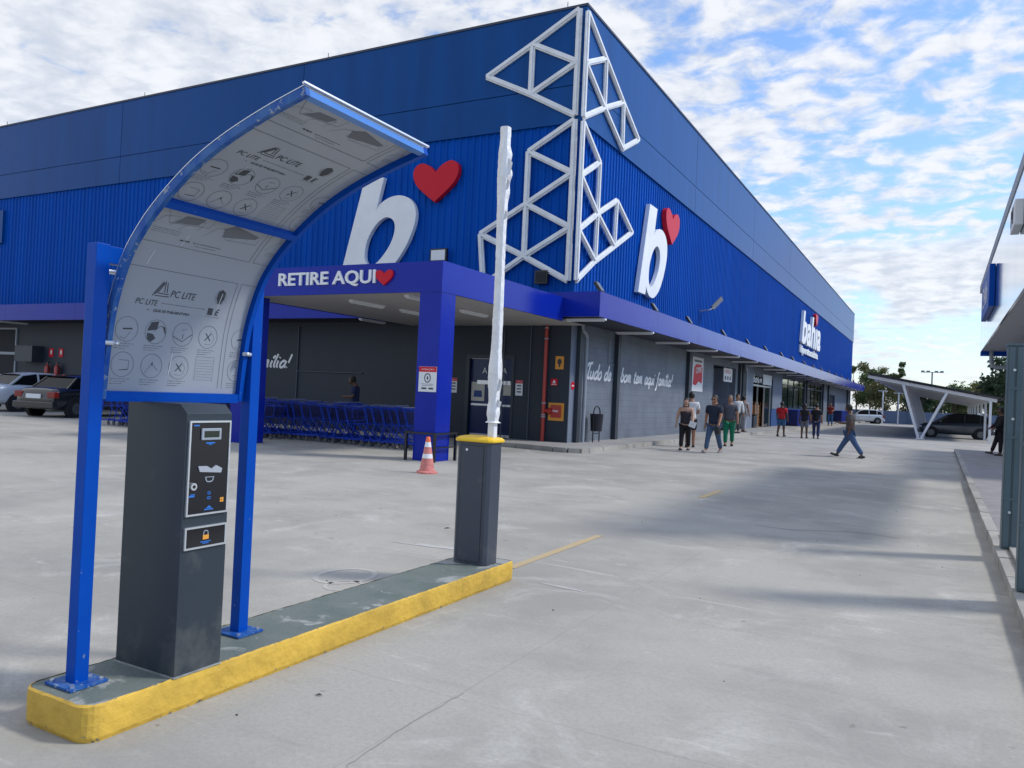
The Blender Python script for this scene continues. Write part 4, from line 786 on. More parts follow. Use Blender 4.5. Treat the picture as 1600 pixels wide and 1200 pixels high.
def scrib(mb, a, s, w, seed, h=.008):
    q = random.Random(seed); x = a
    while x < a + w:
        L = q.uniform(.006, .02); fl(mb, (x, s), (min(x + L, a + w), s), h * q.uniform(.35, .6)); x += L + .004
def film(a0, s0):
    W = .63; fpath(ink2, [(a0, s0 + .03), (a0, s0 + .575), (a0 + W, s0 + .575), (a0 + W, s0 + .03)], .0035)
    for row, y in ((0, .125), (1, .285)):
        for j in range(4):
            c = (a0 + .085 + j * .15, s0 + y); k = (row, j)
            if k == (0, 3):
                for q_ in range(8): fl(ink2, (c[0] - .05, c[1] - .055 + .014 * q_), (c[0] + .05, c[1] - .055 + .014 * q_), .0016)
                fpath(ink2, [(c[0] - .055, c[1] - .06), (c[0] - .055, c[1] + .06), (c[0] + .055, c[1] + .06), (c[0] + .055, c[1] - .06)], .0018); continue
            fcirc(ink2, c, .056, .0032)
            for q_ in range(3): scrib(ink2, c[0] - .055, c[1] - .066 - .011 * q_, .10 - .02 * q_, hash((row, j, q_)) % 999)
            if k == (1, 1):
                q4(ink, [(c[0] - .046, c[1] + .002), (c[0] - .03, c[1] + .042), (c[0] + .008, c[1] + .050), (c[0] + .004, c[1] + .012), (c[0] - .02, c[1] + .006)], .0016); q4(ink, [(c[0] - .045, c[1] - .008), (c[0] - .015, c[1] - .010), (c[0] + .002, c[1] - .030), (c[0] - .022, c[1] - .048), (c[0] - .04, c[1] - .036)], .0016)
                q4(ink, [(c[0] + .032, c[1] + .03), (c[0] + .046, c[1] + .024), (c[0] + .053, c[1] + .0), (c[0] + .05, c[1] - .006)], .0016); fpath(ink, cat_rom([(c[0] - .01, c[1]), (c[0] + .02, c[1] + .028), (c[0] + .045, c[1] + .018)], 4), .003)
            elif k == (1, 0): fl(ink, (c[0] - .02, c[1]), (c[0] + .028, c[1] + .004), .009); fpath(ink2, [(c[0] - .03, c[1] - .035), (c[0] - .005, c[1] - .045), (c[0] + .02, c[1] - .01)], .003)
            elif k == (1, 2): fpath(ink, [(c[0] - .052, c[1] - .012), (c[0], c[1] - .034), (c[0] + .052, c[1] + .004)], .004); fl(ink, (c[0], c[1] - .02), (c[0] + .002, c[1] + .002), .004); fl(ink2, (c[0] - .01, c[1] + .02), (c[0] + .02, c[1] + .028), .003)
            elif k in ((1, 3), (0, 2)):
                fl(ink, (c[0] - .018, c[1] - .018), (c[0] + .016, c[1] + .018), .007); fl(ink, (c[0] - .016, c[1] + .018), (c[0] + .016, c[1] - .018), .007); fpath(ink2, cat_rom([(c[0] + .01, c[1] + .03), (c[0] + .035, c[1]), (c[0] + .02, c[1] - .035), (c[0] - .02, c[1] - .035)], 4), .002)
            elif k == (0, 0): fpath(ink2, [(c[0] - .02, c[1] + .02), (c[0] + .03, c[1] + .02), (c[0] + .03, c[1] - .02), (c[0] - .02, c[1] - .026)], .003); fl(ink, (c[0] - .01, c[1] - .026), (c[0] + .03, c[1] - .022), .003)
            else: fpath(ink2, [(c[0] - .035, c[1] - .035), (c[0], c[1] + .01), (c[0] + .035, c[1] - .02)], .003); q4(ink, [(c[0] - .004, c[1] + .004), (c[0] + .006, c[1] + .004), (c[0] + .002, c[1] + .022)], .0016)
    ftext(ink, 'QUE ES PHILSENTVRA', a0 + .20, s0 + .375, w=.20, h=.014, bold=.02, shear=0); fl(ink, (a0 + .17, s0 + .382), (a0 + .176, s0 + .382), .006)
    ftext(ink, 'PC LITE', a0 + .10, s0 + .405, w=.115, h=.026); scrib(ink2, a0 + .235, s0 + .42, .25, 77, .009)
    ftext(ink, 'PC LITE', a0 + .27, s0 + .455, w=.14, h=.033)
    b = (a0 + .175, s0 + .45)
    for q_ in range(3): fl(ink, (b[0] + .012 * q_, b[1] + .012 * q_ * .6), (b[0] + .042 + .004 * q_, b[1] + .072 - .004 * q_), .0055)
    for q_ in range(2): fl(ink, (b[0] + .052 + .012 * q_, b[1] + .076 - .006 * q_), (b[0] + .060 + .014 * q_, b[1] + .022), .0055)
    for q_ in range(2): fl(ink, (b[0] + .014 + .016 * q_, b[1] + .002 + .013 * q_), (b[0] + .088 - .004 * q_, b[1] + .004 + .011 * q_), .0055)
    c = (a0 + .555, s0 + .49); q4(ink, [(c[0] - .024, c[1] - .006), (c[0] - .020, c[1] + .030), (c[0], c[1] + .040), (c[0] + .022, c[1] + .028), (c[0] + .024, c[1] - .008), (c[0] + .008, c[1] - .034), (c[0] - .008, c[1] - .034)], .0016); fcirc(ink2, c, .034, .0025)
    q4(ink, [(a0 + .50, s0 + .395), (a0 + .53, s0 + .395), (a0 + .53, s0 + .43), (a0 + .50, s0 + .43)], .0016); ftext(ink, 'E', a0 + .545, s0 + .397, w=.024, h=.032, bold=.02); fl(ink2, (a0 + .49, s0 + .386), (a0 + .58, s0 + .386), .002)
    t0 = s0 + (.70 if s0 < .5 else .655); fpath(ink2, [(a0, s0 + .97), (a0, t0), (a0 + W, t0), (a0 + W, s0 + .97)], .0035)
    scrib(ink, a0 + .20, t0 + .035, .05, 5, .018); scrib(ink2, a0 + .27, t0 + .035, .16, 6, .012); scrib(ink2, a0 + .29, t0 + .02, .12, 8, .008)
    fpath(ink2, [(a0 + .05, t0 + .20), (a0 + .10, t0 + .11), (a0 + .30, t0 + .13), (a0 + .31, t0 + .19)], .0022); q4(ink2, [(a0 + .40, t0 + .10), (a0 + .58, t0 + .13), (a0 + .59, t0 + .15), (a0 + .43, t0 + .18), (a0 + .38, t0 + .15)], .001)
    fpath(ink2, [(a0 + .37, t0 + .16), (a0 + .42, t0 + .09), (a0 + .60, t0 + .10), (a0 + .60, t0 + .17)], .002)
    for q_ in range(4): fpath(ink2, [(a0 + .02 + .14 * q_, t0 + .085), (a0 + .06 + .14 * q_, t0 + .14), (a0 + .13 + .14 * q_, t0 + .155), (a0 + .11 + .14 * q_, t0 + .10)], .002)
    q4(ink2, [(a0 + .12, t0 + .115), (a0 + .24, t0 + .13), (a0 + .26, t0 + .17), (a0 + .16, t0 + .165)], .001)
    for q_ in range(3): scrib(ink2, a0 + .04, t0 + .075 - .01 * q_ + .0, .14, 20 + q_, .006)
for s0 in (.03, .905):
    for a0 in (.0, .655): film(a0, s0)
ink2.build('faint_print', M_ink2, sh); ink.build('dark_print', M_ink, sh)
film_g = MB(); rg = random.Random(2)      # strips of peeled film / glue streaks
for (a, s, L) in ((.10, .62, .07), (.33, .12, .10), (.22, .74, .06), (.55, .45, .09), (.2, 1.2, .06)): fpath(film_g, [(a, s), (a + .01, s + L)], .004, .002)
film_g.build('glue_streak', M_sheetw, sh)

# ---- barrier
BR = thing('barrier_gate', 'dark parking barrier cabinet with yellow lid and raised boom wrapped in white film', 'barrier', (-3.15, 5.36, .153))
bx0, bx1, by0, by1 = -3.30, -3.0, 5.25, 5.45; ch = .025
def octo(i, e=0.0):
    x0, x1, y0, y1 = bx0 - e, bx1 + e, by0 - e, by1 + e; return [(x0 + i, y0), (x1 - i, y0), (x1, y0 + i), (x1, y1 - i), (x1 - i, y1), (x0 + i, y1), (x0, y1 - i), (x0, y0 + i)]
m = MB(); m.prism(octo(ch), .94, Matrix.Translation((0, 0, .152))); m.build('cabinet', M_cab, BR, bevel=.002)
m = MB(); m.box((bx0 + .045, by0 - .0035, .175), (bx1 - .055, by0 + .001, 1.06)); dd = m.build('door', M_cab, BR, bevel=.0015); m = MB(); m.cyl((bx0 + .10, by0 - .0035, 1.03), (bx0 + .10, by0 - .012, 1.03), .0105, 16); m.build('lock', M_alu, dd, smooth=True)
m = MB(); m.box((bx0 + .041, by0 - .0008, .171), (bx1 - .051, by0 + .001, 1.064)); m.build('door_gap', M_black, BR)
m = MB(); v = []; rings = [(.016, 0, ch), (.02, .010, ch + .003), (.016, .022, ch), (.0, .036, ch), (-.03, .044, ch)]
for e, z, i in rings: v += [(x, y, 1.092 + z) for x, y in octo(i, e)]
f = [(j * 8 + a, j * 8 + (a + 1) % 8, j * 8 + 8 + (a + 1) % 8, j * 8 + 8 + a) for j in range(len(rings) - 1) for a in range(8)] + [tuple(range(7, -1, -1)), tuple(range(32, 40))]; m.add(v, f); m.build('lid', M_yellow, BR, bevel=.002)
# boom: inner bar and crumpled wrapping
m = MB(); m.bbox((-3.068, 5.315, 1.13), (-3.012, 5.37, 3.50), .006); m.build('boom_arm', M_white, BR)
m = MB(); rg = random.Random(11); rings = []; nz = 150; na = 18
def wob(z, a):
    return 1 + .03 * math.sin(2 * a + z * 2.1) * math.sin(z * 4 + a) + .025 * math.sin(31 * z + 2 * a) * math.sin(7 * z) + .02 * math.sin(83 * z + 5 * a) * math.sin(3 * z + a)
for j in range(nz):
    z = 1.245 + (3.545 - 1.245) * j / (nz - 1); zz = z - 1.245
    bulge = 1 + .55 * math.exp(-((z - 1.33) / .05) ** 2) * .5 + .35 * math.exp(-((z - 1.62) / .13) ** 2) + .25 * math.exp(-((z - 3.2) / .2) ** 2) - .10 * math.exp(-((z - 2.5) / .3) ** 2)
    if 3.40 < z: bulge = 1.02
    if j == 0: bulge = 1.5
    for k_ in range(na):
        a = 2 * math.pi * k_ / na; sq = 1 / max(abs(math.cos(a)), abs(math.sin(a))) ** .55; r = .036 * bulge * sq * wob(z, a) * (1 + rg.uniform(-.02, .02)); side = .012 * math.exp(-((z - 3.2) / .18) ** 2) * max(0, math.cos(a - .5)) * (1 + math.sin(40 * z))
        m.add([(-3.04 + (r + side) * math.cos(a) + .004 * math.sin(zz * 2.3), 5.342 + r * math.sin(a), z)], [])
m.f = [(j * na + a, j * na + (a + 1) % na, (j + 1) * na + (a + 1) % na, (j + 1) * na + a) for j in range(nz - 1) for a in range(na)] + [tuple((nz - 1) * na + a for a in range(na))]; m.m = [0] * len(m.f)
M_wrap = mat('white_wrapping_film', (.80, .79, .78), .35, coat=.35, bump=.9, bscale=34, var=.10, vscale=16, stretch=(1, 1, .45)); wr = m.build('wrapping', M_wrap, BR, smooth=True)
m = MB()
for (z, dx, h_, w_) in ((3.24, .035, .16, .05), (3.10, .03, .10, .035), (2.86, .03, .08, .03), (1.55, .035, .12, .05), (1.40, .04, .07, .05)):
    m.add([(-3.01, 5.33, z + h_ / 2), (-3.01 + w_, 5.325, z + h_ * .1), (-3.01 + w_ * .7, 5.32, z - h_ * .45), (-3.01, 5.328, z - h_ / 2), (-3.005, 5.335, z)], [(0, 1, 4), (1, 2, 4), (2, 3, 4)])
m.build('loose_flap', M_wrap, wr)

# ---- cone
CN = thing('traffic_cone', 'faded orange traffic cone with two white bands by the canopy post', 'traffic cone', (-7.93, 11.66, 0)); x, y = -7.93, 11.66
m = MB(); m.lathe((x, y, 0), [(0, .0), (.185, 0), (.185, .028), (.160, .045), (.135, .05), (.130, .07), (.0955, .268)], 28); m.lathe((x, y, 0), [(.0825, .345), (.062, .465)], 28); m.build('body', M_cone, CN, smooth=True)
m = MB(); m.lathe((x, y, 0), [(.0955, .268), (.0825, .345)], 28); m.build('white_band', M_white, CN, smooth=True); m = MB(); m.lathe((x, y, 0), [(.062, .465), (.047, .552)], 28); m.build('white_band', M_white, CN, smooth=True)
m = MB(); m.lathe((x, y, 0), [(.047, .552), (.042, .585), (.034, .635), (.026, .645), (.026, .60), (0, .60)], 24); m.build('tip', M_conetop, CN, smooth=True)
# ---- guard rail round the post
GR = thing('post_guard', 'low black steel guard rail round the right pickup canopy post', 'guard rail', (-9.35, 13.85, 0)); xs = (-9.70, -8.99); yy = (13.45, 14.24)
for a in xs:
    for b in yy:
        m = MB(); m.box((a - .025, b - .025, 0), (a + .025, b + .025, .60)); m.build('leg', M_black, GR)
m = MB(); [m.box((xs[0] + .025, b - .02, .56), (xs[1] - .025, b + .02, .60)) for b in yy]; [m.box((a - .02, yy[0] + .025, .56), (a + .02, yy[1] - .025, .60)) for a in xs]; m.box((xs[1] - .015, yy[0] + .025, .28), (xs[1] + .015, yy[1] - .025, .31)); m.build('rail', M_black, GR)

# ================================================================== shopping carts
ct = thing('shopping_cart', 'x', 'shopping cart')       # front towards +X
def cbox(name, seg, r, ma, par, n=6):
    m = MB()
    for a, b in seg: m.cyl(a, b, r, n, caps=False)
    return m.build(name, ma, par)
W2 = .24
bot = [(-.34, -W2, .55), (.46, -W2 * .75, .62), (.46, W2 * .75, .62), (-.34, W2, .55)]; topb = [(-.44, -W2 - .03, .98), (.52, -W2 * .78, .90), (.52, W2 * .78, .90), (-.44, W2 + .03, .98)]
seg = [(bot[i], bot[(i + 1) % 4]) for i in range(4)] + [(topb[i], topb[(i + 1) % 4]) for i in range(4)] + [(bot[i], topb[i]) for i in range(4)]
bas = cbox('basket', seg, .009, M_cart, ct)
m = MB()
for i in range(4):
    a, b, c, d = Vector(bot[i]), Vector(bot[(i + 1) % 4]), Vector(topb[i]), Vector(topb[(i + 1) % 4]); k_ = 12 if i % 2 == 0 else 7
    for j in range(1, k_): t = j / k_; m.beam(a.lerp(b, t), c.lerp(d, t), .010, .010, (0, 1, .1) if i % 2 == 0 else (1, 0, .1))
    for j in range(1, 6): t = j / 6; m.beam(a.lerp(c, t), b.lerp(d, t), .005, .005)
for j in range(1, 8): t = j / 8; m.beam(Vector(bot[0]).lerp(Vector(bot[1]), t), Vector(bot[3]).lerp(Vector(bot[2]), t), .005, .005)
m.build('wire_mesh', M_cartwire, bas)
seg = []
for s in (-1, 1):
    seg += [((-.50, s * (W2 + .03), 1.0), (-.36, s * W2, .55)), ((-.36, s * W2, .55), (-.50, s * W2, .13)), ((-.50, s * W2, .13), (.40, s * W2 * .7, .17)), ((.40, s * W2 * .7, .17), (-.10, s * W2 * .9, .57))]
seg += [((-.48, -W2, .15), (-.48, W2, .15)), ((.40, -W2 * .7, .17), (.40, W2 * .7, .17))]
cbox('frame', seg, .011, M_cart, ct, 8); cbox('handle', [((-.52, -W2 - .04, 1.01), (-.52, W2 + .04, 1.01))], .018, mat('pale_handle', (.16, .17, .28), .5), ct, 10)
for (x, y) in ((-.50, W2), (-.50, -W2), (.40, W2 * .7), (.40, -W2 * .7)): m = MB(); m.cyl((x, y - .015, .055), (x, y + .015, .055), .055, 14); m.box((x - .02, y - .022, .05), (x + .02, y + .022, .14)); m.build('wheel', mat('grey_castor', (.08, .08, .09), .6), ct)
kk = 0; rg = random.Random(8)
for row, (x0, x1, y0, yslope) in enumerate(((-10.9, -21.6, 15.9, .0), (-12.2, -22.5, 16.75, 0), (-15.6, -21.6, 15.25, 0))):
    x = x0; i = 0
    while x > x1:
        gap = rg.choice((.22, .24, .27, .30, .42)) if row != 1 else .28
        pos = (x, y0 + rg.uniform(-.03, .03), 0); rz = R(rg.uniform(-4, 4)); sc_ = (1, 1, rg.choice((.95, .97, 1.0, 1.0, 1.03)))
        lab = ('blue shopping cart at the right end of the front nested row by the post' if (row == 0 and i == 0) else ('blue shopping cart nested in the front row under the canopy' if row == 0 else ('blue shopping cart in the back row beside the standing worker' if row == 1 else 'blue shopping cart in the short nearest row left of the pickup canopy post')))
        if kk == 0: t = ct; t.location = pos; t.rotation_euler = (0, 0, rz); t['label'] = lab
        else: t = dup(ct, pos, rz, lab, sc_)
        t['group'] = 'nested blue shopping carts under the front canopy'; kk += 1; i += 1; x -= gap

# ================================================================== people
SKIN = {k: mat('skin_' + k, c, .55) for k, c in (('tan', (.34, .17, .10)), ('fair', (.48, .28, .20)), ('dark', (.11, .055, .035)))}
def cloth(name, c): return mat('cloth_' + name, c, .85, var=.15, vscale=18, bump=.2, bscale=30)
def skinned(name, V, E_, Rd, ma, par, sub=1):
    me = bpy.data.meshes.new(name); me.from_pydata([tuple(v) for v in V], E_, []); ob = bpy.data.objects.new(name, me); COL.objects.link(ob)
    ob.modifiers.new('skin', 'SKIN'); sv = me.skin_vertices[0].data
    for i, r in enumerate(Rd): sv[i].radius = r if isinstance(r, tuple) else (r, r); 
    sv[0].use_root = True
    if sub: mm = ob.modifiers.new('sub', 'SUBSURF'); mm.levels = sub; mm.render_levels = sub
    dg = bpy.context.evaluated_depsgraph_get(); dg.update(); nm = bpy.data.meshes.new_from_object(ob.evaluated_get(dg)); bpy.data.objects.remove(ob, do_unlink=True); bpy.data.meshes.remove(me)
    nm.name = name; nm.materials.clear(); nm.materials.append(ma); nm.polygons.foreach_set('use_smooth', [True] * len(nm.polygons)); o = bpy.data.objects.new(name, nm); COL.objects.link(o); o.parent = par; return o
def person(label, loc, face, H=1.70, skin='tan', top=('grey', (.1, .1, .1)), legs=('blue', (.03, .06, .15)), shorts=False, sleeve='short', hair=(.01, .008, .006), hairlen='short', swing=(.0, .0), knee=(0, 0),
           arms=((.1, .15), (.1, .15)), bulk=1.0, headdown=0.0, bag=None, held=None, shoes=(.02, .02, .022), strapless=False, glasses=False, aout=(.2, .2)):
    t = thing('person', label, 'person', loc); t.rotation_euler = (0, 0, R(face)); k = H / 1.75; V3 = lambda x, y, z: Vector((x, y, z)) * k
    # local frame: forward = -Y, left side of the body = +X
    pel = V3(0, 0, .93); hip = [V3(s * .095, 0, .90) for s in (-1, 1)]; leg = []
    for i, s in enumerate((-1, 1)):
        a = swing[i]; kn = hip[i] + V3(s * .01, -.43 * math.sin(a), -.43 * math.cos(a)); b = a - knee[i]; an = kn + V3(0, -.42 * math.sin(b), -.42 * math.cos(b)); leg.append((hip[i], kn, an))
    low = min(l[2].z for l in leg); dz = .075 * k - low; up = Vector((0, 0, dz)); pel += up; leg = [tuple(p + up for p in l) for l in leg]
    wst = pel + V3(0, 0, .14); che = pel + V3(0, .0, .32); uch = pel + V3(0, .005, .45); nb = pel + V3(0, .01, .53); nk = nb + V3(0, -.01 - headdown * .03, .035); hd = nk + V3(0, -.015 - headdown * .06, .10 - headdown * .02)
    arm = []
    for i, s in enumerate((-1, 1)):
        sh_ = pel + V3(s * .185 * (.5 + .5 * bulk), .0, .46); p, e = arms[i]; o_ = aout[i]; el = sh_ + V3(s * .28 * math.sin(o_), -.28 * math.sin(p) * math.cos(o_), -.28 * math.cos(p) * math.cos(o_)); q = p + e
        wr_ = el + V3(-s * .06 * (1 if e > .8 else -.4), -.25 * math.sin(q), -.25 * math.cos(q)); arm.append((sh_, el, wr_, (wr_ - el).normalized()))
    V = [pel, wst, uch, nb, nk, hd, hd + V3(0, -.01, .06), che]; Ed = [(0, 1), (1, 7), (7, 2), (2, 3), (3, 4), (4, 5), (5, 6)]; B = bulk
    Rd = [(.125 * B, .085 * B), (.105 * B, .075 * B), (.15 * B, .10 * B), (.10, .08), (.066, .07), (.075, .09), (.065, .08), (.13 * B, .09 * B)]; Rd = [(a * k, b * k) for a, b in Rd]
    for i in (0, 1):
        n_ = len(V); V += [leg[i][0] - V3(0, 0, .03), leg[i][1], leg[i][2], leg[i][2] + V3(0, -.12, -.045)]; Ed += [(0, n_), (n_, n_ + 1), (n_ + 1, n_ + 2), (n_ + 2, n_ + 3)]; Rd += [.105 * k * B, .066 * k * B ** .5, .045 * k, .036 * k]
        n_ = len(V); sh_, el, wr_, d = arm[i]; V += [sh_, el, wr_, wr_ + d * .07 * k]; Ed += [(2, n_), (n_, n_ + 1), (n_ + 1, n_ + 2), (n_ + 2, n_ + 3)]; Rd += [.070 * k * B ** .4, .050 * k, .033 * k, (.040 * k, .020 * k)]
        # fingers and thumb
        palm = n_ + 3; sx = Vector((1, 0, 0)) if abs(d.x) < .8 else Vector((0, 1, 0)); w_ = (sx - d * sx.dot(d)).normalized(); nrm = d.cross(w_)
        for j, (off, L) in enumerate(((-.027, .06), (-.009, .075), (.009, .070), (.026, .055))):
            b0 = V[palm] + w_ * off * k + d * .012 * k; c = b0 + d * L * .5 * k + nrm * .008 * k; e2 = c + (d * .8 + nrm * .6).normalized() * L * .5 * k; m_ = len(V); V += [b0, c, e2]; Ed += [(palm, m_), (m_, m_ + 1), (m_ + 1, m_ + 2)]; Rd += [.009 * k, .0085 * k, .007 * k]
        m_ = len(V); s2 = -1 if i == 0 else 1; b0 = V[palm] - d * .035 * k - w_ * s2 * .03 * k; V += [b0, b0 + (d * .7 - w_ * s2 * .7).normalized() * .04 * k]; Ed += [(palm, m_), (m_, m_ + 1)]; Rd += [.011 * k, .009 * k]
    body = skinned('body', V, Ed, Rd, SKIN[skin], t)
    # head features joined into the body mesh
    m = MB(); hc = hd + V3(0, -.005, .035); m.ball(hc, (.086 * k, .103 * k, .128 * k), 16, 12); m.ball(hc + V3(0, -.092, -.012), (.012 * k, .018 * k, .022 * k), 8, 6); m.ball(hc + V3(0, -.080, -.058), (.024 * k, .010 * k, .007 * k), 8, 5)
    for s in (-1, 1): m.ball(hc + V3(s * .075, .005, -.005), (.009 * k, .02 * k, .03 * k), 8, 5)
    me2 = bpy.data.meshes.new('h'); me2.from_pydata(m.v, [], m.f); bm = bmesh.new(); bm.from_mesh(body.data); bm.from_mesh(me2); bm.to_mesh(body.data); bm.free(); bpy.data.meshes.remove(me2); body.data.polygons.foreach_set('use_smooth', [True] * len(body.data.polygons))
    m = MB()
    for s in (-1, 1): m.ball(hc + V3(s * .030, -.085, .008), (.011 * k, .008 * k, .007 * k), 8, 5)
    if glasses: m.box(hc + V3(-.066, -.100, -.008), hc + V3(.066, -.086, .022)); [m.box(hc + V3(s * .066 - .003, -.095, .008), hc + V3(s * .066 + .003, .0, .014)) for s in (-1, 1)]
    m.build('eyes' if not glasses else 'sunglasses', M_black, t, world=False)
    HM = mat('hair_%02d%02d%02d' % tuple(int(c * 99) for c in hair), hair, .6)
    m = MB(); m.ball(hc + V3(0, .014, .024), (.096 * k, .106 * k, .124 * k), 16, 12)
    m.f = [f for f in m.f if not (sum(m.v[i][1] for i in f) / len(f) < hc.y - .035 * k and sum(m.v[i][2] for i in f) / len(f) < hc.z + .060 * k) and sum(m.v[i][2] for i in f) / len(f) > hc.z - .065 * k]; m.m = [0] * len(m.f)
    if hairlen == 'long':
        for s in (-1, 1): m.cyl(hc + V3(s * .055, .03, .03), hc + V3(s * .075, .03, -.20), .042 * k, 10, .022 * k)
        m.cyl(hc + V3(0, .05, .03), hc + V3(0, .06, -.25), .07 * k, 12, .045 * k)
    if hairlen == 'bun': m.ball(hc + V3(0, .10, .06), .055 * k, 10, 8)
    if hairlen == 'cap': m.box(hc + V3(-.06, -.16, .045), hc + V3(.06, -.06, .058))
    m.build('hair' if hairlen != 'cap' else 'cap', HM, t, smooth=True, world=False)
    # clothes
    TV = [pel - V3(0, 0, .10), pel + V3(0, 0, .05), wst, che] + ([uch, uch + V3(0, 0, .055)] if not strapless else [pel + V3(0, 0, .40)]); TE = [(i, i + 1) for i in range(len(TV) - 1)]
    TR = [(.182 * B, .150 * B), (.178 * B, .142 * B), (.165 * B, .135 * B), (.188 * B, .146 * B)] + ([(.178 * B, .130 * B), (.115, .09)] if not strapless else [(.17 * B, .13 * B)]); TR = [(a * k, b * k) for a, b in TR]
    if not strapless:
        for i in (0, 1):
            sh_, el, wr_, d = arm[i]; n_ = len(TV); end = {'short': sh_.lerp(el, .78), 'long': el, 'none': sh_.lerp(el, .12)}[sleeve]; TV += [sh_ + V3(0, 0, -.005), end]; TE += [(4, n_), (n_, n_ + 1)]; TR += [.088 * k * B ** .4, .074 * k]
            if sleeve == 'long': TV.append(wr_.lerp(el, .1)); TE.append((n_ + 1, n_ + 2)); TR.append(.048 * k)
    skinned('shirt', TV, TE, TR, cloth(*top), t)
    LV = [pel + V3(0, 0, .03)]; LE = []; LR = [(.166 * B * k, .134 * B * k)]
    for i in (0, 1):
        h_, kn, an = leg[i]; n_ = len(LV); end = h_.lerp(kn, .92) if shorts else an + V3(0, 0, .03); LV += [h_ - V3(0, 0, .05)] + ([] if shorts else [kn]) + [end]; LE += [(0, n_), (n_, n_ + 1)] + ([] if shorts else [(n_ + 1, n_ + 2)]); LR += [.122 * k * B] + ([] if shorts else [.086 * k]) + [.110 * k if shorts else .074 * k]
    skinned('shorts' if shorts else 'trousers', LV, LE, LR, cloth(*legs), t)
    SM = mat('shoe_%02d' % int(shoes[0] * 99), shoes, .5)
    for i in (0, 1):
        h_, kn, an = leg[i]; m = MB(); d = (an - kn).normalized(); tilt = math.atan2(-d.y, -d.z); MX = Matrix.Translation(an) @ Matrix.Rotation(-tilt * .6, 4, 'X')
        m.bbox((-.045 * k, -.20 * k, -.073 * k), (.045 * k, .065 * k, -.01 * k), .022 * k, MX); m.box((-.048 * k, -.205 * k, -.076 * k), (.048 * k, .07 * k, -.060 * k), MX); m.build('shoe', SM, t, smooth=True, world=False)
    if bag:
        m = MB(); a = arm[1][0] + V3(-.02, 0, .08); b = pel + V3(-.17, -.02, .02)
        for y in (-.125, .125): m.beam(a + V3(0, y, 0), b + V3(0, y * .8, 0), .03 * k, .008, (0, 1, 0))
        o = m.build('shoulder_strap', cloth(*bag), t, world=False)
    if held:
        kind, hand = held; d = arm[hand][3]; c = arm[hand][2] + d * .12 * k
        hx = t.matrix_basis if False else (Matrix.Translation(loc) @ Matrix.Rotation(R(face), 4, 'Z')); cw = hx @ c; m = MB()
        if kind == 'paper': m.box((-.10, -.012, -.09), (.10, -.008, .09)); it = thing('paper', 'white folded paper held by the ' + label.split(' walking')[0][:34], 'paper', cw); m.build('sheet', M_sheetw, it, world=False); it.rotation_euler = (0, R(18), R(face))
        if kind == 'phone': m.bbox((-.038, -.006, -.075), (.038, .006, .075), .004); it = thing('phone', 'dark mobile phone in the hand of the ' + label.split(' person')[0][:24] + ' person', 'phone', cw); m.build('case', M_black, it, world=False); it.rotation_euler = (R(-55), 0, R(face))
        if kind == 'bag': m.bbox((-.05, -.10, -.24), (.05, .10, -.02), .03); m.tube([(0, -.05, -.03), (0, 0, .02), (0, .05, -.03)], .008, 6); it = thing('handbag', 'small dark bag hanging from the hand of the navy shirted person', 'bag', cw); m.build('pouch', M_black, it, world=False); it.rotation_euler = (0, 0, R(face))
    return t
# face: 0 = towards -Y, 90 = towards +X, -90 = towards -X, 180 = towards +Y
person('person in a strapless dark patterned top and black leggings walking towards the camera', (-6.72, 23.55, 0), 8, 1.55, 'fair', ('patterned_black', (.03, .022, .03)), ('black', (.008, .008, .012)), hair=(.025, .013, .009), hairlen='long', swing=(.16, -.12), knee=(.0, .12), arms=((-.05, .25), (.35, .5)), bulk=1.12, strapless=True, held=('paper', 1), aout=(.30, .2))
person('person in a white shirt and dark shorts seen from behind beside the wall poster', (-7.05, 25.3, 0), 195, 1.75, 'tan', ('white', (.62, .62, .62)), ('charcoal', (.03, .03, .035)), shorts=True, swing=(.1, -.15), knee=(0, .15), arms=((.2, 1.2), (.2, .9)))
person('person in a navy t-shirt, blue jeans and sunglasses walking towards the camera', (-5.80, 23.3, 0), -12, 1.70, 'tan', ('navy', (.012, .020, .042)), ('denim', (.05, .09, .17)), swing=(.34, -.26), knee=(.08, .22), arms=((-.25, .25), (.30, .35)), bulk=1.12, hair=(.03, .025, .02), shoes=(.30, .30, .31), held=('bag', 1), glasses=True, aout=(.32, .2))
person('person in a grey t-shirt and bright green trousers walking behind the navy shirted one', (-6.35, 27.6, 0), 10, 1.72, 'tan', ('slate', (.07, .075, .095)), ('green', (.0, .16, .085)), swing=(.10, -.22), knee=(.05, .1), arms=((.1, .5), (.1, .3)), bulk=1.12, hair=(.16, .13, .10), aout=(.2, .25))
person('person in a long white shirt and grey trousers by the doorway', (-8.15, 36.9, .12), 30, 1.76, 'tan', ('offwhite', (.60, .60, .60)), ('grey', (.10, .10, .10)), swing=(.1, -.1), hair=(.008, .008, .01), sleeve='long')
person('person in a pale top with brown shoulder strap near the doorway', (-8.35, 39.2, .12), 160, 1.70, 'tan', ('cream', (.50, .47, .43)), ('light', (.38, .39, .42)), swing=(-.1, .12), hair=(.02, .015, .01), bag=('brown', (.16, .07, .04)), sleeve='none')
person('person in a red shirt and blue shorts walking away from the camera', (-6.62, 39.5, 0), 172, 1.64, 'dark', ('red', (.45, .012, .018)), ('blue', (.04, .12, .26)), shorts=True, swing=(.15, -.18), knee=(0, .2), arms=((-.1, .25), (.15, .3)), bulk=1.12, aout=(.3, .2))
person('person in a black top and short grey shorts walking away, left of a pair', (-5.52, 39.1, 0), 178, 1.58, 'dark', ('black', (.01, .01, .014)), ('greyblue', (.13, .14, .18)), shorts=True, swing=(.12, -.1), sleeve='none', hair=(.02, .015, .01), hairlen='long')
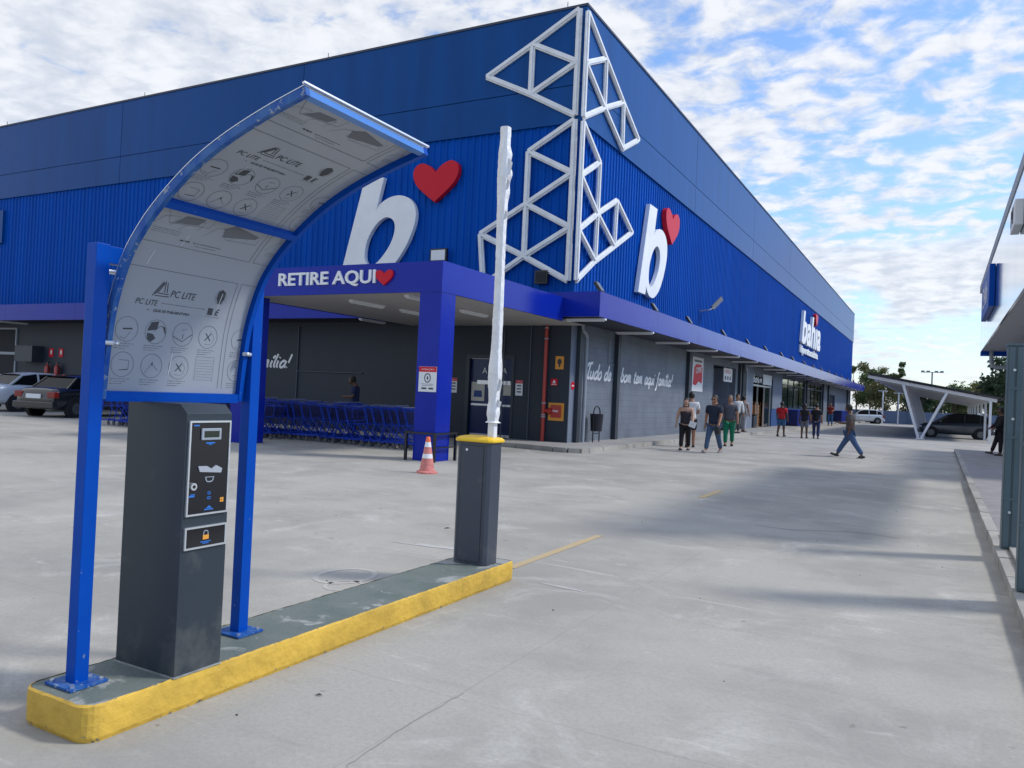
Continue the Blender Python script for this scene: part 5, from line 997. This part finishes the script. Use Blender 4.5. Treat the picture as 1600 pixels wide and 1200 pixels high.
person('person in a black top and dark jeans walking away, right of a pair', (-5.08, 39.7, 0), 185, 1.62, 'tan', ('black', (.01, .01, .014)), ('indigo', (.02, .03, .10)), swing=(-.12, .15), hair=(.008, .008, .01), hairlen='bun')
person('far person in a red patterned top and blue jeans near the glass front', (-7.3, 64.8, .12), -5, 1.70, 'tan', ('redpattern', (.28, .03, .03)), ('jeansblue', (.05, .14, .32)), swing=(.1, -.1), arms=((.3, 1.4), (.3, 1.4)), hair=(.03, .015, .01), hairlen='long')
person('striding person in a grey shirt and blue jeans crossing the yard looking at a phone', (-2.36, 26.1, 0), -100, 1.68, 'dark', ('greybrown', (.075, .068, .068)), ('midblue', (.045, .09, .20)), swing=(.50, -.46), knee=(.02, .10), arms=((.45, 1.15), (-.35, .6)), bulk=1.08, hair=(.008, .008, .008), held=('phone', 0), headdown=.6)
person('worker in a dark blue uniform looking down behind the shopping carts', (-15.35, 18.6, 0), -60, 1.76, 'dark', ('uniform', (.01, .018, .07)), ('uniform', (.01, .018, .07)), arms=((.1, 1.5), (.1, 1.5)), hair=(.006, .006, .006), headdown=1.0, sleeve='short')
t = person('person in black clothes half hidden by the green-grey steel pillars', (1.85, 31.7, .11), -80, 1.62, 'dark', ('blackc', (.006, .006, .009)), ('blackc', (.006, .006, .009)), swing=(.28, .0), arms=((.3, .6), (.3, .6)), sleeve='long', hair=(.006, .006, .006), bulk=1.15)

# ================================================================== cars
M_cglass = mat('car_glass', (.008, .010, .012), .16, spec=.12)
M_rim = mat('wheel_rim', (.16, .165, .17), .4, .6)
def car(label, loc, rz, paint, kind='sedan', cat_='car'):
    t = thing('parked_car', label, cat_, loc); t.rotation_euler = (0, 0, rz)     # length along X, nose towards +X
    hw = .84
    if kind == 'sedan':
        st_ = [(-2.15, .42, .66, .70), (-2.10, .30, .86, .90), (-1.95, .24, .98, .96), (-1.35, .22, 1.0, .99), (-.5, .22, .96, 1.0), (.7, .22, .95, 1.0), (1.1, .22, .93, .99), (1.8, .24, .80, .94), (2.08, .30, .68, .84), (2.16, .42, .58, .68)]
        gl = [(-1.55, .98, .66), (-1.05, 1.34, .60), (-.55, 1.42, .58), (.15, 1.42, .58), (.55, 1.32, .60), (1.10, .94, .68)]
    else:
        st_ = [(-1.98, .42, .70, .72), (-1.94, .28, .95, .93), (-1.8, .22, 1.0, .98), (-1.0, .20, .98, 1.0), (.7, .20, .95, 1.0), (1.2, .22, .92, .98), (1.75, .24, .80, .92), (1.95, .30, .68, .82), (2.02, .42, .58, .66)]
        gl = [(-1.86, .99, .66), (-1.62, 1.36, .60), (-1.0, 1.47, .58), (.0, 1.47, .58), (.45, 1.36, .60), (1.05, .95, .68)]
    def ring(x, zb, zt, wd):
        w_ = hw * wd; return [(x, -w_ * .86, zb), (x, -w_ * .98, zb + .12), (x, -w_, zb + (zt - zb) * .5), (x, -w_ * .97, zt - .10), (x, -w_ * .88, zt), (x, 0, zt + .025), (x, w_ * .88, zt), (x, w_ * .97, zt - .10), (x, w_, zb + (zt - zb) * .5), (x, w_ * .98, zb + .12), (x, w_ * .86, zb)]
    m = MB(); v = []; 
    for s in st_: v += ring(*s)
    n_ = 11; f = [(j * n_ + a, j * n_ + (a + 1) % n_, (j + 1) * n_ + (a + 1) % n_, (j + 1) * n_ + a) for j in range(len(st_) - 1) for a in range(n_)] + [tuple(range(n_ - 1, -1, -1)), tuple((len(st_) - 1) * n_ + a for a in range(n_))]
    m.add(v, f); bd_ = m.build('body', paint, t, smooth=True, world=False); ss = bd_.modifiers.new('s', 'SUBSURF'); ss.levels = 1; ss.render_levels = 1
    m = MB(); v = []
    for x, z, w_ in gl: v += [(x, -w_ - (.06 if z < 1.1 else 0), min(z, .93)), (x, -w_, z - .03), (x, w_, z - .03), (x, w_ + (.06 if z < 1.1 else 0), min(z, .93))]
    f = [(4 * j + a, 4 * j + a + 1, 4 * j + 5 + a, 4 * j + 4 + a) for j in range(len(gl) - 1) for a in range(3)] + [(0, 1, 2, 3), (4 * len(gl) - 4, 4 * len(gl) - 1, 4 * len(gl) - 2, 4 * len(gl) - 3)]; m.add(v, f); m.build('windows', M_cglass, t, world=False)
    m = MB(); rf = gl[1:-1]
    v = []
    for x, z, w_ in rf: v += [(x, -w_ - .012, z - .05), (x, -w_ * .9, z + .005), (x, 0, z + .02), (x, w_ * .9, z + .005), (x, w_ + .012, z - .05)]
    m.add(v, [(5 * j + a, 5 * j + a + 1, 5 * j + 6 + a, 5 * j + 5 + a) for j in range(len(rf) - 1) for a in range(4)])
    for s in (-1, 1):
        for (a, b) in ((0, 1), (len(gl) - 1, len(gl) - 2)): m.beam((gl[a][0], s * (gl[a][2] + .06), .93), (gl[b][0], s * (gl[b][2] + .004), gl[b][1] - .04), .07, .03, (0, s, 0))
        for x in (-.45,) + ((-1.25,) if kind != 'sedan' else ()): m.beam((x, s * .70, .93), (x, s * .595, 1.40), .07, .02, (0, s, 0))
    m.build('roof', paint, t, smooth=True, world=False)
    wx = (-1.28, 1.30)
    for x in wx:
        for s in (-1, 1):
            m = MB(); m.cyl((x, s * .70, .31), (x, s * .855, .31), .37, 26); m.build('wheel_arch', M_rubber, t, world=False)
            m = MB(); m.cyl((x, s * .70, .30), (x, s * .875, .30), .30, 26); wl_ = m.build('wheel', M_rubber, t, world=False); m = MB(); m.cyl((x, s * .875, .30), (x, s * .882, .30), .185, 18)
            for q_ in range(5): a = q_ * 1.2566; m.beam((x, s * .884, .30), (x + .17 * math.cos(a), s * .884, .30 + .17 * math.sin(a)), .05, .012, (0, 1, 0))
            m.build('rim', M_rim, wl_, world=False)
    RL = mat('tail_light_red', (.22, .015, .01), .25, coat=.2); HL = mat('headlight_glass', (.55, .57, .6), .1, coat=.5); xr = st_[1][0]; xf = st_[-2][0]
    for s in (-1, 1):
        m = MB(); m.bbox((xr - .045, s * .50, .64), (xr + .16, s * .80, .84 if kind == 'sedan' else .95), .03); m.build('taillight', RL, t, world=False); m = MB(); m.bbox((xf - .16, s * .46, .58), (xf + .03, s * .74, .70), .03); m.build('headlight', HL, t, world=False)
        m = MB(); m.bbox((.75, s * .80, .93), (.90, s * .98, 1.05), .03); m.build('mirror', paint, t, world=False)
    m = MB(); m.bbox((xr - .10, -.80, .30), (xr + .1, .80, .52), .04); m.build('bumper', paint, t, world=False); m = MB(); m.bbox((xf - .1, -.76, .28), (xf + .10, .76, .48), .04); m.build('bumper', paint, t, world=False)
    m = MB(); m.box((xr - .115 if kind == 'sedan' else xr - .06, -.26, .62), (xr - .04, .26, .76)); m.build('number_plate', M_sheetw, t, world=False)
    m = MB(); [m.box((x, s * .838, .40), (x + .012, s * .842, .90)) for x in (-.45, .68) for s in (-1, 1)]; m.build('door_gaps', M_rubber, t, world=False)
    return t
PB = mat('black_car_paint', (.012, .014, .018), .18, coat=.8); PS = mat('silver_car_paint', (.60, .62, .64), .28, .2, coat=.6); PG = mat('dark_grey_car_paint', (.07, .08, .095), .25, .3, coat=.5)
car('black sedan parked nose to the wall at the left, its tail towards the camera', (-26.35, 17.35, 0), R(104), PB)
car('silver car cut by the left photo edge, parked beyond the black sedan', (-30.0, 17.9, 0), R(92), PS)
car('dark grey hatchback parked in the shade under the carport', (.85, 54.6, 0), R(183), PG, 'hatch')
car('tiny pale car parked far away before the boundary wall', (-7.2, 92.5, 0), R(200), PS, 'hatch')

# ================================================================== carport
cpt = thing('carport', 'long white steel carport with sloping roof carried on v-shaped struts', 'carport', (0, 64, 0)); YA, YB = 48.7, 84.9
X0, Z0, X1, Z1 = -3.62, 3.50, 2.95, 2.34
def rz_(x): return Z0 + (Z1 - Z0) * (x - X0) / (X1 - X0)
m = MB(); m.add([(X0, YA - .3, Z0 + .02), (X1, YA - .3, Z1 + .02), (X1, YB, Z1 + .02), (X0, YB, Z0 + .02), (X0, YA - .3, Z0 + .07), (X1, YA - .3, Z1 + .07), (X1, YB, Z1 + .07), (X0, YB, Z0 + .07)], [(0, 3, 2, 1), (4, 5, 6, 7), (0, 1, 5, 4), (1, 2, 6, 5), (2, 3, 7, 6), (3, 0, 4, 7)]); m.build('roof_panel', mat('dark_roof_panel', (.015, .018, .03), .5), cpt)
m = MB(); nx = 6
for i in range(nx + 1): x = X0 + .1 + (X1 - X0 - .2) * i / nx; m.beam((x, YA - .25, rz_(x) - .03), (x, YB - .1, rz_(x) - .03), .06, .09)
m.build('purlin', mat('dull_purlin', (.10, .105, .12), .6), cpt)
for j in range(8):
    y = YA + j * 5.15
    m = MB(); m.beam((X0 + .03, y, rz_(X0) - .16), (X1 - .3, y, rz_(X1 - .3) - .16), .09, .17); m.build('rafter', M_white, cpt)
    for xa, xt in ((-.97, -1.80), (-.83, .32)): m = MB(); m.beam((xa, y, .04), (xt, y, rz_(xt) - .24), .13, .14, (0, 1, 0)); m.build('strut', M_white, cpt)
    m = MB(); m.box((-1.12, y - .15, 0), (-.68, y + .15, .04)); m.build('base_plate', M_white, cpt)
    m = MB(); m.box((2.30, y - .06, 0), (2.42, y + .06, rz_(2.36) - .24)); m.build('post', M_white, cpt)
m = MB(); [m.cyl((-1.0, YA + 5.15 * j + 2.5, rz_(-1) - .13), (-1.0, YA + 5.15 * j + 2.5, rz_(-1) - .09), .12, 12) for j in range(7)]; m.build('lamp', M_sheetw, cpt)

# ================================================================== right-hand building end with the pale glossy sign band
bt = thing('shop_annex', 'flat-roofed shop annex with a glossy pale sign band at the right photo edge', 'shop', (2.4, 16, 0))
M_bth = mat('green_grey_steel', (.075, .115, .135), .45, .1, var=.12, vscale=2)
M_fas = mat('pale_glossy_fascia', (.14, .21, .31), .05, .0, coat=1.0, spec=1.0)
jy_ = [10.4, 12.0, 13.6, 15.2, 16.8, 18.4, 20.0, 21.6]
m = MB(); [m.box((.80, a + .004, 2.95), (.83, b - .004, 4.50)) for a, b in zip(jy_, jy_[1:])]; m.build('sign_band', M_fas, bt)
m = MB(); m.box((.83, 10.4, 2.97), (1.62, 21.56, 3.01)); m.build('soffit', mat('ribbed_soffit', (.30, .31, .33), .5, var=.15, vscale=9, stretch=(.2, 4, 1)), bt)
m = MB(); m.box((.86, 10.4, 4.50), (1.7, 22.3, 4.56)); m.box((.79, 10.4, 4.50), (.86, 22.9, 4.68)); m.build('roof_edge', M_pipe, bt)
m = MB(); m.box((.80, 21.6, 2.86), (1.62, 21.66, 4.30)); m.build('end_panel', M_postblue, bt)
m = MB(); m.box((1.5, 10.6, 2.3), (1.6, 21.5, 2.97)); m.build('wall', M_bth, bt)
m = MB(); m.tube([(1.02, 21.5, 2.97), (1.02, 21.5, 2.68), (1.06, 21.5, 2.60), (1.5, 21.5, 2.58)], .045, 10); m.build('drain_pipe', M_pipe, bt, smooth=True)
for i, (x0, x1, y0, y1, lab) in enumerate(((.60, .82, 9.55, 9.78, 'green-grey ribbed steel gate pillar standing on the kerb strip, the farther of two'), (.575, 1.15, 7.35, 7.5, 'green-grey ribbed steel gate pillar at the right photo edge, the nearer of two'))):
    t = thing('steel_pillar', lab, 'pillar', ((x0 + x1) / 2, y0, .12)); m = MB(); m.box((x0, y0, .12), (x1, y1, 2.20)); nn_ = 3; wd = (x1 - x0) / nn_
    for j in range(nn_): m.box((x0 + wd * j + .01, y0 - .014, .14), (x0 + wd * (j + 1) - .01, y0, 2.19))
    m.build('shaft', M_bth, t, bevel=.003)
    for z in (.62, 1.25, 1.75): m = MB(); m.box((x0 - .004, y0 - .020, z), (x1 + .004, y0 - .014, z + .03)); m.build('band', M_bth, t)
    m = MB(); m.box((x0 - .01, y0 - .02, 2.20), (x1 + .01, y1 + .01, 2.225)); m.build('cap', M_bth, t)
    for z in (.5, 1.45, 1.95): m = MB(); m.cyl((x0 + .06, y0 - .014, z), (x0 + .06, y0 - .034, z), .014, 8); m.build('bolt', M_alu, t)
rk = MB(); rk.box((.67, 7.9, .11), (.86, 10.7, .155)); struct('kerb_strip', rk, M_kerb)
t = thing('blue_sign', 'blue projecting sign box near the far end of the pale sign band', 'sign', (.75, 18, 4)); m = MB(); m.bbox((.70, 16.4, 3.42), (.795, 19.2, 4.18), .01); m.build('box', M_postblue, t); m = MB(); v, f = text('24h', w=1.6, h=.42, depth=.006); m.add(v, f, Matrix(((0, 0, -1, .699), (-1, 0, 0, 18.6), (0, 1, 0, 3.58), (0, 0, 0, 1)))); m.build('lettering', M_sheetw, t)
t = thing('white_sign', 'white sign box with dark strokes on the band at the right photo edge', 'sign', (.7, 11.2, 3.9)); m = MB(); m.bbox((.70, 11.0, 3.74), (.795, 11.62, 4.05), .01); m.build('box', M_sheetw, t); m = MB(); v, f = text('M', w=.3, h=.2, depth=.006); m.add(v, f, Matrix(((0, 0, -1, .699), (-1, 0, 0, 11.5), (0, 1, 0, 3.80), (0, 0, 0, 1)))); m.build('lettering', M_ink, t)

# ================================================================== boundary wall, lamp mast, trees
bw = thing('boundary_wall', 'low blue-grey boundary wall closing the far end of the yard', 'wall', (0, 100, 0)); m = MB()
for i in range(-4, 14): m.box((i * 3.0, 99.9, 0), (i * 3.0 + 2.97, 100.05, 1.45)); m.box((i * 3.0 - .1, 99.8, 0), (i * 3.0 + .08, 99.898, 1.5))
m.build('panel', mat('blue_grey_wall', (.14, .20, .32), .8, var=.12), bw)
for i, (x, y, h_) in enumerate(((-5.6, 97.5, 3.6), (-4.0, 97.0, 3.4))):
    t = thing('pale_post', ('left' if i == 0 else 'right') + ' one of two pale thin posts before the boundary wall', 'post', (x, y, 0)); m = MB(); m.cyl((x, y, 0), (x, y, h_), .07, 10); m.build('shaft', M_white, t); m = MB(); m.box((x - .5, y - .06, h_), (x + .5, y + .06, h_ + .07)); m.build('crossbar', M_white, t)
t = thing('light_mast', 'far floodlight mast with a crossbar of lamps behind the carport roof', 'lamp post', (-.95, 112, 0)); m = MB(); m.cyl((-.95, 112, 0), (-.95, 112, 6.5), .09, 8); m.build('mast', M_pipe, t); m = MB(); m.box((-2.2, 111.95, 6.45), (.3, 112.05, 6.53)); m.build('crossbar', M_pipe, t)
m = MB(); [m.box((x - .2, 111.8, 6.53), (x + .2, 112.1, 6.68)) for x in (-2.0, -1.4, -.5, .1)]; m.build('lamp', M_pipe, t)

def leafmat(name, c, d):
    m = bpy.data.materials.new(name); m.use_nodes = True; t = m.node_tree; b = t.nodes['Principled BSDF']; b.inputs['Roughness'].default_value = .6
    g = t.nodes.new('ShaderNodeNewGeometry'); n = t.nodes.new('ShaderNodeTexNoise'); n.inputs['Scale'].default_value = .9; n.inputs['Detail'].default_value = 5; t.links.new(g.outputs['Position'], n.inputs[0])
    mr = t.nodes.new('ShaderNodeMapRange'); mr.inputs[1].default_value = .35; mr.inputs[2].default_value = .65; t.links.new(n.outputs[0], mr.inputs[0])
    mi = t.nodes.new('ShaderNodeMixRGB'); mi.inputs[1].default_value = (*c, 1); mi.inputs[2].default_value = (*d, 1); t.links.new(mr.outputs[0], mi.inputs[0]); t.links.new(mi.outputs[0], b.inputs['Base Color'])
    tr = t.nodes.new('ShaderNodeBsdfTranslucent'); t.links.new(mi.outputs[0], tr.inputs[0]); ms_ = t.nodes.new('ShaderNodeMixShader'); ms_.inputs[0].default_value = .3; t.links.new(b.outputs[0], ms_.inputs[1]); t.links.new(tr.outputs[0], ms_.inputs[2]); t.links.new(ms_.outputs[0], t.nodes['Material Output'].inputs[0]); return m
LM = [leafmat('leaf_olive', (.10, .12, .04), (.17, .17, .07)), leafmat('leaf_green', (.045, .085, .025), (.09, .13, .04)), leafmat('leaf_dark', (.025, .055, .025), (.05, .085, .035)), leafmat('leaf_yellow', (.14, .13, .04), (.10, .12, .035))]
M_bark = mat('bark', (.12, .09, .065), .9, var=.3, vscale=6, bump=.4)
def tree(label, x, y, h, cr, lm, seed, nl=2600, ls=.17, trunk=.12, base=.3, group='trees beyond the boundary wall', cat_='tree', name='tree'):
    q = random.Random(seed); t = thing(name, label, cat_, (x, y, 0), group); m = MB(); ch = h * (1 - base); cz = h * base + ch * .5
    m.cyl((x, y, 0), (x + q.uniform(-.2, .2), y, h * base * 1.15), trunk, 8, trunk * .7, False); cl = []
    for i in range(15):
        a = q.uniform(0, 6.28); u = q.uniform(-.85, .95); rr_ = math.sqrt(max(0.05, 1 - u * u)) * q.uniform(.35, 1.0); c = Vector((x + cr * rr_ * math.cos(a), y + cr * rr_ * math.sin(a), cz + ch * .45 * u)); cl.append((c, cr * q.uniform(.22, .48)))
        m.cyl((x, y, h * base * q.uniform(.8, 1.3)), c, trunk * .38, 5, trunk * .1, False)
    m.build('trunk', M_bark, t)
    m = MB()
    for i in range(nl):
        c, r = cl[q.randrange(len(cl))]; d = Vector((q.gauss(0, 1), q.gauss(0, 1), q.gauss(0, .8))).normalized() * r * q.uniform(.45, 1.08); p = c + d; s = ls * q.uniform(.5, 1.2)
        u = Vector((q.gauss(0, 1), q.gauss(0, 1), q.gauss(0, 1))).normalized(); v = u.orthogonal().normalized(); w_ = u.cross(v)
        m.v += [tuple(p - v * s), tuple(p + w_ * s * .5), tuple(p + v * s), tuple(p - w_ * s * .5)]; b = len(m.v) - 4; m.f.append((b, b + 1, b + 2, b + 3)); m.m.append(0)
    me = bpy.data.meshes.new('crown'); me.from_pydata([(a - x, b - y, c) for a, b, c in m.v], [], m.f); me.materials.append(lm); o = bpy.data.objects.new('crown', me); COL.objects.link(o); o.parent = t; return t
TL = [('grey-green tall tree just right of the far store corner', -9.6, 113, 8.0, 2.0, 0), ('pale crowned tree behind the first, right of the store', -7.6, 118, 7.6, 1.9, 0), ('slim pointed dark tree rising over the carport roof tip', -4.9, 116, 8.6, 1.1, 1), ('broad yellow-green tree low behind the thin posts', -5.6, 104, 4.8, 2.6, 3),
      ('green tree filling the gap left of the carport roof', -7.6, 108, 6.2, 2.4, 1), ('dark leafy tree standing before the boundary wall left of the struts', -1.9, 97, 4.6, 1.5, 2), ('bushy tree seen between the carport struts', 1.4, 106, 4.6, 2.6, 1), ('small tree seen through the carport beyond the parked car', 5.0, 105, 4.8, 2.4, 3), ('airy pale tree above the right end of the carport roof', 3.6, 116, 6.2, 2.0, 0), ('dark tree behind the store end seen over its low side', -12.5, 110, 6.0, 2.6, 1)]
for i, (lab, x, y, h_, cr_, li) in enumerate(TL): tree(lab, x, y, h_, cr_, LM[li], 40 + i)
tree('dense dark green tree right of the carport, left of the steel pillars', 5.3, 82, 7.0, 2.7, LM[2], 71, 4200, .2)
tree('dark round tree hidden mostly behind the steel pillars', 8.5, 74, 7.2, 3.0, LM[2], 72, 3800, .2)
for i, x in enumerate((-16, -22, 9, 14, 20)): tree(('low green tree in the row beyond the wall, %s of the yard' % ('left' if x < 0 else 'right')), x, 118 + i, 6.5, 3.2, LM[i % 3], 80 + i, 1800, .22)
# unseen block added right of the lane to cast shade on the concrete

t = thing('shade_block', 'plain pale single-storey block added unseen beyond the shop annex to cast shade', 'building', (10, 25, 0)); PW = mat('pale_render', (.45, .45, .44), .8, var=.1)
m = MB(); m.box((4.25, 22.5, 0), (15, 37.0, 5.6)); m.build('wall', PW, t); m = MB(); m.box((4.1, 22.3, 5.6), (15.2, 37.15, 5.75)); m.build('roof_edge', M_pipe, t)
for i in range(3):
    for z in (1.0,):
        y = 24 + i * 4.4; m = MB(); m.box((4.2, y, z), (4.248, y + 2.4, z + 2.0)); f = m.build('window', M_steelD, t); m = MB(); m.box((4.185, y + .08, z + .08), (4.199, y + 2.32, z + 1.92)); m.build('pane', M_glass, f)

for i, (x, y) in enumerate(((12, 72), (15, 84), (19, 96), (13, 100), (24, 80), (28, 104))): tree('unseen tree added east of the carport to darken the side window reflections', x, y, 8.0, 3.6, LM[1 + i % 2], 120 + i, 2400, .24, group='unseen trees added east of the carport for reflections')  # out-of-view trees added so the side windows reflect dark green

for i, (x, y) in enumerate(((-3.2, 112), (-.6, 114), (2.2, 111), (5.5, 113), (8.6, 110))): tree('low dense tree of the hedge line seen beneath the carport roof', x, y, 4.7, 2.5, LM[1 + i % 2], 140 + i, 2600, .20, base=.12, group='low trees behind the carport')
